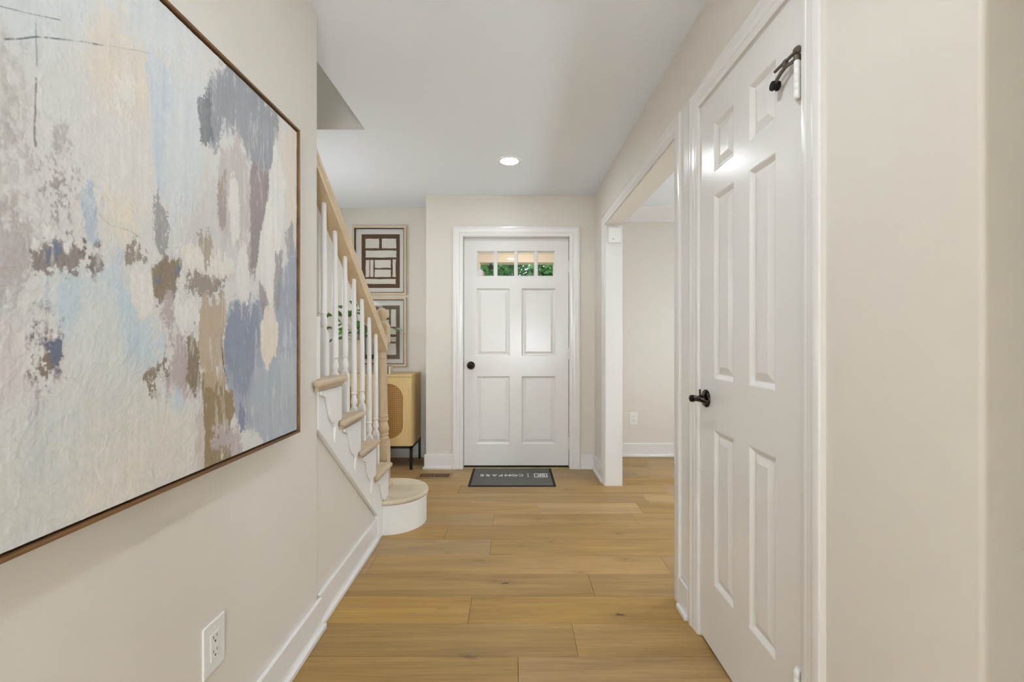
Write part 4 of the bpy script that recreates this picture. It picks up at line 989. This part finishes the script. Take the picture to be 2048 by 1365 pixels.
MB().box(cx0, cx1, cy0 + 0.004, cy0 + 0.004 + lg, cz0 - 0.020, cz0 - 0.0005).box(cx0, cx1, cy1 - lg, cy1, cz0 - 0.020, cz0 - 0.0005).box(cx0, cx0 + lg, cy0 + 0.004, cy1, cz0 - 0.020, cz0 - 0.0005).box(cx1 - lg, cx1, cy0 + 0.004, cy1, cz0 - 0.020, cz0 - 0.0005).build('leg_frame', M['black_metal'], cab)
for lx in (cx0, cx1 - lg):
    for ly in (cy0 + 0.004, cy1 - lg):
        MB().box(lx, lx + lg, ly, ly + lg, 0, cz0 - 0.020).build('leg', M['black_metal'], cab)

# books standing on the cabinet
for i, (xa, wd, hh, col, lab) in enumerate(((-1.150, 0.030, 0.070, (22, 21, 22), 'small book with a black spine standing on the cane cabinet'),
                                 (-1.119, 0.013, 0.074, (226, 222, 214), 'thin book with a white spine standing beside the black book'),
                                 (-1.105, 0.012, 0.072, (120, 104, 88), 'thin taupe book between two pale books on the cabinet'),
                                 (-1.092, 0.013, 0.070, (214, 204, 186), 'thin cream book at the right end of the little row'))):
    t = thing('book', lab, 'book', (xa + wd / 2, 4.08, cz1), 'little row of books on the cabinet')
    mc = paint('book_cover', col, 0.6, 0.05, 300)
    z0 = cz1 + 0.0003
    MB().box(xa, xa + wd, 4.03, 4.032, z0, z0 + hh).box(xa, xa + 0.0018, 4.032, 4.13, z0, z0 + hh).box(xa + wd - 0.0018, xa + wd, 4.032, 4.13, z0, z0 + hh).build('cover', mc, t)
    MB().box(xa + 0.0019, xa + wd - 0.0019, 4.0325, 4.127, z0 + 0.002, z0 + hh - 0.003).build('page_block', M['mat_board'], t)

# vase with leafy branches
vx, vy = -1.402, 4.14
vm = paint('ribbed_stoneware', (196, 172, 140), 0.75, 0.9, 120, var=0.12)
plant = thing('leafy_branches_in_vase', 'green leafy branches in a tall beige textured vase behind the balusters', 'potted plant', (vx, vy, cz1))
vp = [(0.0, cz1 + 0.0005), (0.047, cz1 + 0.0005), (0.052, cz1 + 0.006)]
for k in range(24): vp += [(0.0535 + 0.001 * math.sin(k * 0.26), cz1 + 0.01 + k * 0.0118), (0.0515 + 0.001 * math.sin(k * 0.26), cz1 + 0.0155 + k * 0.0118)]
vp += [(0.050, 1.122), (0.046, 1.127), (0.042, 1.122), (0.041, 1.05), (0.0, 1.05)]
MB().lathe(vp, (vx, vy, 0), 32).build('vase', vm, plant, smooth=True)
leafm = paint('leaf_green', (74, 112, 40), 0.4, 0.15, 60, var=0.25)
leafm2 = paint('leaf_pale', (168, 186, 140), 0.45, 0.15, 60, var=0.15)
stem_m = paint('stem_brown', (96, 92, 52), 0.6, 0.1, 100)
LEAF = [(0, 0), (0.012, 0.010), (0.021, 0.028), (0.022, 0.046), (0.014, 0.066), (0.0, 0.088)]
def leaf_mesh():
    m = MB(); vs = []; fs = []
    for i, (w, l) in enumerate(LEAF):
        sag = -0.10 * l * l / 0.088
        vs += [(-w, l, 0.25 * w + sag * 1.0), (0, l, sag), (w, l, 0.25 * w + sag)]
    for i in range(len(LEAF) - 1):
        a = i * 3
        fs += [(a, a + 1, a + 4, a + 3), (a + 1, a + 2, a + 5, a + 4)]
    m.add(vs, fs); me = m.mesh('leaf'); me.polygons.foreach_set('use_smooth', [True] * len(me.polygons)); return me
lme = leaf_mesh(); lme.materials.append(leafm)
lme2 = lme.copy(); lme2.materials.clear(); lme2.materials.append(leafm2)
def world_at(px_, z_, y_=4.10): return Vector((px_, y_, z_))
tips = [(-1.72, 1.40, 4.16), (-1.66, 1.24, 4.02), (-1.62, 1.39, 4.20), (-1.56, 1.30, 4.06), (-1.50, 1.41, 4.12), (-1.43, 1.44, 4.16), (-1.38, 1.42, 4.05), (-1.33, 1.36, 4.20), (-1.27, 1.28, 4.08), (-1.065, 1.235, 4.16), (-1.64, 1.12, 4.10), (-1.47, 1.22, 4.02), (-1.34, 1.20, 4.02)]
rl = random.Random(5)
for (tx, tz, ty) in tips:
    p0 = Vector((vx + rl.uniform(-.02, .02), vy + rl.uniform(-.02, .02), 1.10)); p3 = Vector((tx, ty, tz))
    mid = (p0 + p3) / 2 + Vector((0, 0, 0.07)); pts = []
    for k in range(9):
        t = k / 8; pts.append(p0 * (1 - t) ** 2 + mid * 2 * t * (1 - t) + p3 * t * t)
    MB().tube(pts, 0.0024, 5, 0.0011).build('stem', stem_m, plant, smooth=True)
    for k in (4, 6, 7, 8):
        if k == 4 and rl.random() < 0.4: continue
        q = pts[k]; d = (p3 - p0).normalized()
        ang = math.atan2(-d.x, d.y) + rl.uniform(-1.2, 1.2)
        lo2 = bpy.data.objects.new('leaf', lme2 if tx > -1.1 and k > 5 else lme); COL.objects.link(lo2)
        s = rl.uniform(0.85, 1.35)
        mt = Matrix.Translation(q) @ Matrix.Rotation(ang, 4, 'Z') @ Matrix.Rotation(rl.uniform(-0.9, 0.7), 4, 'X') @ Matrix.Rotation(rl.uniform(-0.8, 0.8), 4, 'Y') @ Matrix.Scale(s, 4)
        lo2.parent = plant; lo2.matrix_parent_inverse = Matrix.Translation(-Vector(plant['base'])); lo2.matrix_basis = mt

# ------------------------------------------------------------------ floor register
vent = thing('floor_vent', 'wood floor register with dark slots beside the front door', 'floor vent', (-0.64, 3.775, 0))
va, vb, vc, vd = -0.785, -0.497, 3.700, 3.852
vmw = wood('vent_oak', (140, 106, 66), (168, 134, 92), 'x', 60, 2, 0.5, 0.9, False)
MB().box(va, vb, vc, vc + 0.022, 0, 0.005).box(va, vb, vd - 0.022, vd, 0, 0.005).box(va, va + 0.024, vc + 0.022, vd - 0.022, 0, 0.005).box(vb - 0.024, vb, vc + 0.022, vd - 0.022, 0, 0.005).box((va + vb) / 2 - 0.005, (va + vb) / 2 + 0.005, vc + 0.022, vd - 0.022, 0.0005, 0.005).build('border', vmw, vent, bevel=0.001)
MB().box(va + 0.024, vb - 0.024, vc + 0.022, vd - 0.022, 0, 0.0006).build('dark_opening', M['gap'], vent)
half = (vb - va) / 2 - 0.024 - 0.005
for s in (va + 0.024, (va + vb) / 2 + 0.005):
    for k in range(1, 10):
        x = s + half * k / 10
        MB().box(x - 0.0017, x + 0.0017, vc + 0.022, vd - 0.022, 0.0008, 0.0045).build('slat', vmw, vent)

# ------------------------------------------------------------------ door mat with lettering
def mat_fabric():
    m, nt, b = new_mat('mat_pile')
    tc = N(nt, 'ShaderNodeTexCoord')
    no = N(nt, 'ShaderNodeTexNoise', inputs={'Scale': 420.0, 'Detail': 3.0, 'Roughness': 0.8}); n2 = N(nt, 'ShaderNodeTexNoise', inputs={'Scale': 9.0, 'Detail': 3.0})
    for q in (no, n2): nt.links.new(tc.outputs['Object'], q.inputs['Vector'])
    ad = N(nt, 'ShaderNodeMath', operation='MULTIPLY_ADD'); ad.inputs[1].default_value = 0.6
    h = N(nt, 'ShaderNodeMath', operation='MULTIPLY'); h.inputs[1].default_value = 0.4
    nt.links.new(n2.outputs['Fac'], h.inputs[0]); nt.links.new(no.outputs['Fac'], ad.inputs[0]); nt.links.new(h.outputs[0], ad.inputs[2])
    cr = N(nt, 'ShaderNodeMix', data_type='RGBA'); cr.inputs['A'].default_value = rgba((72, 69, 66)); cr.inputs['B'].default_value = rgba((120, 115, 109))
    nt.links.new(ad.outputs[0], cr.inputs['Factor']); nt.links.new(cr.outputs['Result'], b.inputs['Base Color']); b.inputs['Roughness'].default_value = 0.95
    bp = N(nt, 'ShaderNodeBump', inputs={'Strength': 0.6, 'Distance': 0.002}); nt.links.new(no.outputs['Fac'], bp.inputs['Height']); nt.links.new(bp.outputs['Normal'], b.inputs['Normal'])
    return m
mat = thing('door_mat', 'grey door mat with black rubber border and white lettering', 'door mat', (0.0, 3.74, 0))
MB().box(-0.340, 0.340, 3.497, 3.985, 0.0002, 0.004).build('rubber_base', M['rubber'], mat, bevel=0.001)
MB().box(-0.320, 0.320, 3.516, 3.972, 0.004, 0.0075).build('pile', mat_fabric(), mat, bevel=0.001)
M['print_white'] = paint('white_mat_print', (228, 226, 220), 0.9, 0.3, 400)
zt = 0.0077
def letters(txt, x, y, size, width, name='lettering', bold=0.0):
    cu = bpy.data.curves.new(name, 'FONT'); cu.body = txt; cu.size = size; cu.align_x = 'CENTER'; cu.align_y = 'CENTER'
    cu.extrude = 0.0002; cu.offset = bold
    tmp = bpy.data.objects.new('tmp', cu); COL.objects.link(tmp)
    dg = bpy.context.evaluated_depsgraph_get()
    me = bpy.data.meshes.new_from_object(tmp.evaluated_get(dg)); bpy.data.objects.remove(tmp, do_unlink=True); bpy.data.curves.remove(cu)
    xs = [v.co.x for v in me.vertices]; ysv = [v.co.y for v in me.vertices]
    sx = width / (max(xs) - min(xs)); cxm = (max(xs) + min(xs)) / 2; cym = (max(ysv) + min(ysv)) / 2
    for v in me.vertices:      # the mat is read from the door side: turned half round
        v.co = Vector((x - (v.co.x - cxm) * sx, y - (v.co.y - cym), zt + v.co.z))
    me.materials.clear(); me.materials.append(M['print_white'])
    o = bpy.data.objects.new(name, me); COL.objects.link(o); adopt(o, mat); return o
# seven spaced capitals, C nearest the divider
for ch, x, w in (('C', 0.074, 0.038), ('M', -0.036, 0.050), ('P', -0.094, 0.034), ('A', -0.145, 0.044), ('S', -0.199, 0.033), ('S', -0.247, 0.033)):
    letters(ch, x, 3.768, 0.072, w, 'letter', 0.0012)
ring_o = MB()
rr = [(math.cos(2 * math.pi * k / 28), math.sin(2 * math.pi * k / 28)) for k in range(28)]
ring_o.loft([[(0.019 + c * a, 3.768 + s * a, z) for c, s in rr] for a, z in ((0.027, zt - 0.0002), (0.027, zt + 0.0002), (0.0195, zt + 0.0002), (0.0195, zt - 0.0002))] , cap=False)
ring_o.add([(0.019 - 0.016, 3.768 + 0.010, zt + 0.0002), (0.019 - 0.012, 3.768 + 0.016, zt + 0.0002), (0.019 + 0.016, 3.768 - 0.010, zt + 0.0002), (0.019 + 0.012, 3.768 - 0.016, zt + 0.0002)], [(0, 1, 2, 3)])
ring_o.build('letter', M['print_white'], mat)
MB().box(0.1305, 0.1355, 3.715, 3.825, zt - 0.0002, zt + 0.0002).build('divider_line', M['print_white'], mat)
bx0, bx1, by0, by1, bw = 0.183, 0.291, 3.715, 3.822, 0.007
MB().box(bx0, bx1, by0, by0 + bw, zt - 0.0002, zt + 0.0002).box(bx0, bx1, by1 - bw, by1, zt - 0.0002, zt + 0.0002).box(bx0, bx0 + bw, by0 + bw, by1 - bw, zt - 0.0002, zt + 0.0002).box(bx1 - bw, bx1, by0 + bw, by1 - bw, zt - 0.0002, zt + 0.0002).build('logo_box', M['print_white'], mat)
letters('SK', 0.237, 3.772, 0.085, 0.074, 'letter', 0.002)
MB().box(0.197, 0.277, 3.727, 3.731, zt - 0.0002, zt + 0.0002).build('logo_underline', M['print_white'], mat)

# ------------------------------------------------------------------ outlets
def outlet(mp_, a, z, label, group='wall outlets'):
    """mp_(along, up, out) -> world"""
    base = mp_(a, z, 0)
    t = thing('wall_outlet', label, 'outlet', base, group)
    def pb(name, a0, a1, z0, z1, d0, d1, mat, par, bev=0):
        vs = [mp_(u, w, d) for d in (d0, d1) for u, w in ((a0, z0), (a1, z0), (a1, z1), (a0, z1))]
        return MB().add(vs, [(0, 3, 2, 1), (4, 5, 6, 7), (0, 1, 5, 4), (1, 2, 6, 5), (2, 3, 7, 6), (3, 0, 4, 7)]).build(name, mat, par, bevel=bev)
    pb('cover_plate', a - 0.041, a + 0.041, z - 0.063, z + 0.063, 0, 0.006, M['plastic'], t, 0.002)
    rec = pb('receptacle', a - 0.0165, a + 0.0165, z - 0.0335, z + 0.0335, 0.0055, 0.0075, M['plastic'], t, 0.0008)
    for s in (-0.0175, 0.0175):
        pb('slot', a - 0.0075, a - 0.0055, z + s + 0.001, z + s + 0.009, 0.0072, 0.0077, M['slot'], rec)
        pb('slot', a + 0.0055, a + 0.0075, z + s + 0.002, z + s + 0.009, 0.0072, 0.0077, M['slot'], rec)
        pts = [mp_(a + 0.0028 * math.cos(k * math.pi / 4), z + s - 0.006 + 0.0028 * math.sin(k * math.pi / 4), d) for d in (0.0072, 0.0077) for k in range(8)]
        MB().loft([pts[:8], pts[8:]]).build('ground_hole', M['slot'], rec)
    for s in (-0.049, 0.049):
        pts = [mp_(a + 0.0032 * math.cos(k * math.pi / 4), z + s + 0.0032 * math.sin(k * math.pi / 4), d) for d in (0.0058, 0.0068) for k in range(8)]
        MB().loft([pts[:8], pts[8:]]).build('screw', M['plastic'], t)
    return t
outlet(lambda u, w, d: (XL + d, u, w), 1.147, 0.366, 'white duplex outlet on the left wall under the painting')
outlet(lambda u, w, d: (u, 4.40 - d, w), 1.173, 0.368, 'white duplex outlet on the far wall of the side room')

# small white sensor box high on the far jamb of the opening
sy = OP1 - 0.012
sb = thing('wall_sensor', 'small white sensor box high on the jamb of the opening', 'sensor', (0.790, sy, 1.935))
MB().box(0.743, 0.836, sy - 0.026, sy, 1.878, 1.996).build('housing', M['plastic'], sb, bevel=0.004, seg=3)
MB().lathe([(0.0, -0.0008), (0.004, -0.0008), (0.004, 0.001), (0.0, 0.001)], (0.777, sy - 0.0262, 1.905), 10, 'y').build('indicator', M['slot'], sb)

# ------------------------------------------------------------------ porch and garden seen through the door panes
porch_m = paint('porch_paint', (222, 202, 186), 0.6, 0.1, 60)
por = thing('porch', 'beige porch frame outside the front door panes', 'porch', (0.05, 6.5, 0))
MB().box(-2.6, 2.6, 4.52, 6.9, 2.46, 2.60).build('porch_ceiling', porch_m, por)
MB().box(-2.6, 2.6, 6.40, 6.62, 2.215, 2.46).build('beam', porch_m, por)
MB().box(-2.6, 2.6, 6.36, 6.40, 2.33, 2.36).build('beam_trim', porch_m, por)
MB().box(-0.62, -0.452, 6.42, 6.60, -0.1, 2.215).build('post', porch_m, por, bevel=0.006)
MB().box(0.592, 0.76, 6.42, 6.60, -0.1, 2.215).build('post', porch_m, por, bevel=0.006)
MB().box(-2.6, 2.6, 4.52, 6.9, -0.2, -0.02).build('porch_floor', paint('porch_concrete', (150, 146, 140), 0.9, 0.2, 40), por)
pl = thing('porch_lantern', 'dark round lantern hanging under the porch beam', 'lantern', (-0.305, 6.51, 2.214))
MB().lathe([(0.0, 2.125), (0.028, 2.13), (0.043, 2.15), (0.043, 2.165), (0.028, 2.185), (0.008, 2.19), (0.006, 2.213)], (-0.305, 6.51, 0), 16).build('globe', M['black_metal'], pl, smooth=True)
MB().lathe([(0.02, 2.206), (0.02, 2.2145)], (-0.305, 6.51, 0), 12).build('ceiling_cap', M['bronze_worn'], pl)
pc = thing('porch_ceiling_lamp', 'small lit lamp on the porch ceiling outside the front door', 'ceiling lamp', (0.10, 5.75, 2.46))
MB().lathe([(0.0, 2.375), (0.05, 2.38), (0.075, 2.40), (0.08, 2.43)], (0.10, 5.75, 0), 20).build('glass_dome', glow('warm_dome', (255, 226, 180), 3.0), pc, smooth=True)
MB().lathe([(0.085, 2.43), (0.085, 2.4595)], (0.10, 5.75, 0), 20).build('collar', M['bronze_worn'], pc)
ld = bpy.data.lights.new('lamp_light', 'POINT'); ld.energy = 7; ld.color = (1.0, 0.90, 0.78); ld.shadow_soft_size = 0.05
lo = bpy.data.objects.new('lamp_light', ld); COL.objects.link(lo); lo.location = (0.10, 5.75, 2.31); adopt(lo, pc)
lawn = struct(MB().box(-30, 30, 6.9, 60, -0.35, -0.3).build('ground', paint('lawn', (88, 112, 60), 0.95, 0.3, 20, var=0.2)), 'lawn beyond the porch', 'ground')
house_m = paint('house_siding', (196, 150, 110), 0.8, 0.1, 20); roof_m = paint('house_roof', (128, 70, 56), 0.85, 0.2, 30)
hs = thing('neighbour_house', 'distant house with tan wall and red brown roof behind the trees', 'house', (-3.4, 26, -0.3))
MB().box(-9, -1.15, 26, 32, -0.3, 5.0).build('wall', house_m, hs)
MB().prism([(25.4, 4.95), (32.6, 4.95), (29, 7.6)], 'x', -9.4, -1.0).build('roof', roof_m, hs)
green = paint('tree_leaf', (66, 118, 52), 0.5, 0.2, 8, var=0.35)
green2 = paint('tree_leaf_dark', (40, 88, 48), 0.5, 0.2, 8, var=0.35)
bark = paint('bark', (84, 70, 56), 0.9, 0.6, 12)
def tree(x, y, z0, h, rad, seed, mat_, label, n=2600):
    t = thing('garden_tree', label, 'tree', (x, y, z0), 'trees beyond the porch')
    r = random.Random(seed)
    tk_ = MB().tube([(x, y, z0), (x + 0.1, y, z0 + h * 0.35), (x + 0.02, y + 0.1, z0 + h * 0.75)], 0.16, 8, 0.05)
    for k in range(6):
        a = r.uniform(0, 6.28); zb = z0 + h * r.uniform(0.3, 0.6)
        tk_.tube([(x, y, zb), (x + rad * 0.5 * math.cos(a), y + rad * 0.5 * math.sin(a), zb + h * 0.15), (x + rad * 0.8 * math.cos(a), y + rad * 0.8 * math.sin(a), zb + h * 0.2)], 0.06, 6, 0.015)
    tk_.build('trunk', bark, t, smooth=True)
    cl = [(Vector((r.gauss(0, .45), r.gauss(0, .45), r.gauss(0, .42))), r.uniform(.22, .42)) for _ in range(26)]
    vs = np.zeros((n * 4, 3)); 
    for i in range(n):
        c, s = cl[r.randrange(len(cl))]
        d = Vector((r.gauss(0, 1), r.gauss(0, 1), r.gauss(0, 1))).normalized() * s * (r.random() ** 0.4)
        p = c + d
        p = Vector((x + p.x * rad, y + p.y * rad, z0 + h * 0.62 + p.z * rad * 1.0))
        a = Vector((r.gauss(0, 1), r.gauss(0, 1), r.gauss(0, .6))).normalized(); bb = a.cross(Vector((r.gauss(0, 1), r.gauss(0, 1), r.gauss(0, 1)))).normalized()
        L_ = r.uniform(.05, .10); W_ = L_ * 0.5
        for q, v in enumerate((p - a * L_, p + bb * W_, p + a * L_, p - bb * W_)): vs[i * 4 + q] = v
    me = bpy.data.meshes.new('foliage'); me.from_pydata(vs.tolist(), [], [(i * 4, i * 4 + 1, i * 4 + 2, i * 4 + 3) for i in range(n)])
    me.materials.append(mat_); o = bpy.data.objects.new('foliage', me); COL.objects.link(o); adopt(o, t); o['kind'] = 'stuff'
tree(-0.15, 11.5, -0.3, 5.6, 1.5, 3, green, 'leafy green tree straight ahead beyond the porch posts', 7600)
tree(1.5, 13.0, -0.3, 6.2, 1.7, 8, green2, 'darker green tree to the right beyond the porch', 5600)
tree(-2.4, 17.5, -0.3, 5.4, 1.6, 21, green2, 'dark green tree to the left in front of the distant house', 4200)

# ------------------------------------------------------------------ tidy helper properties
for o in bpy.data.objects:
    if 'base' in o: del o['base']
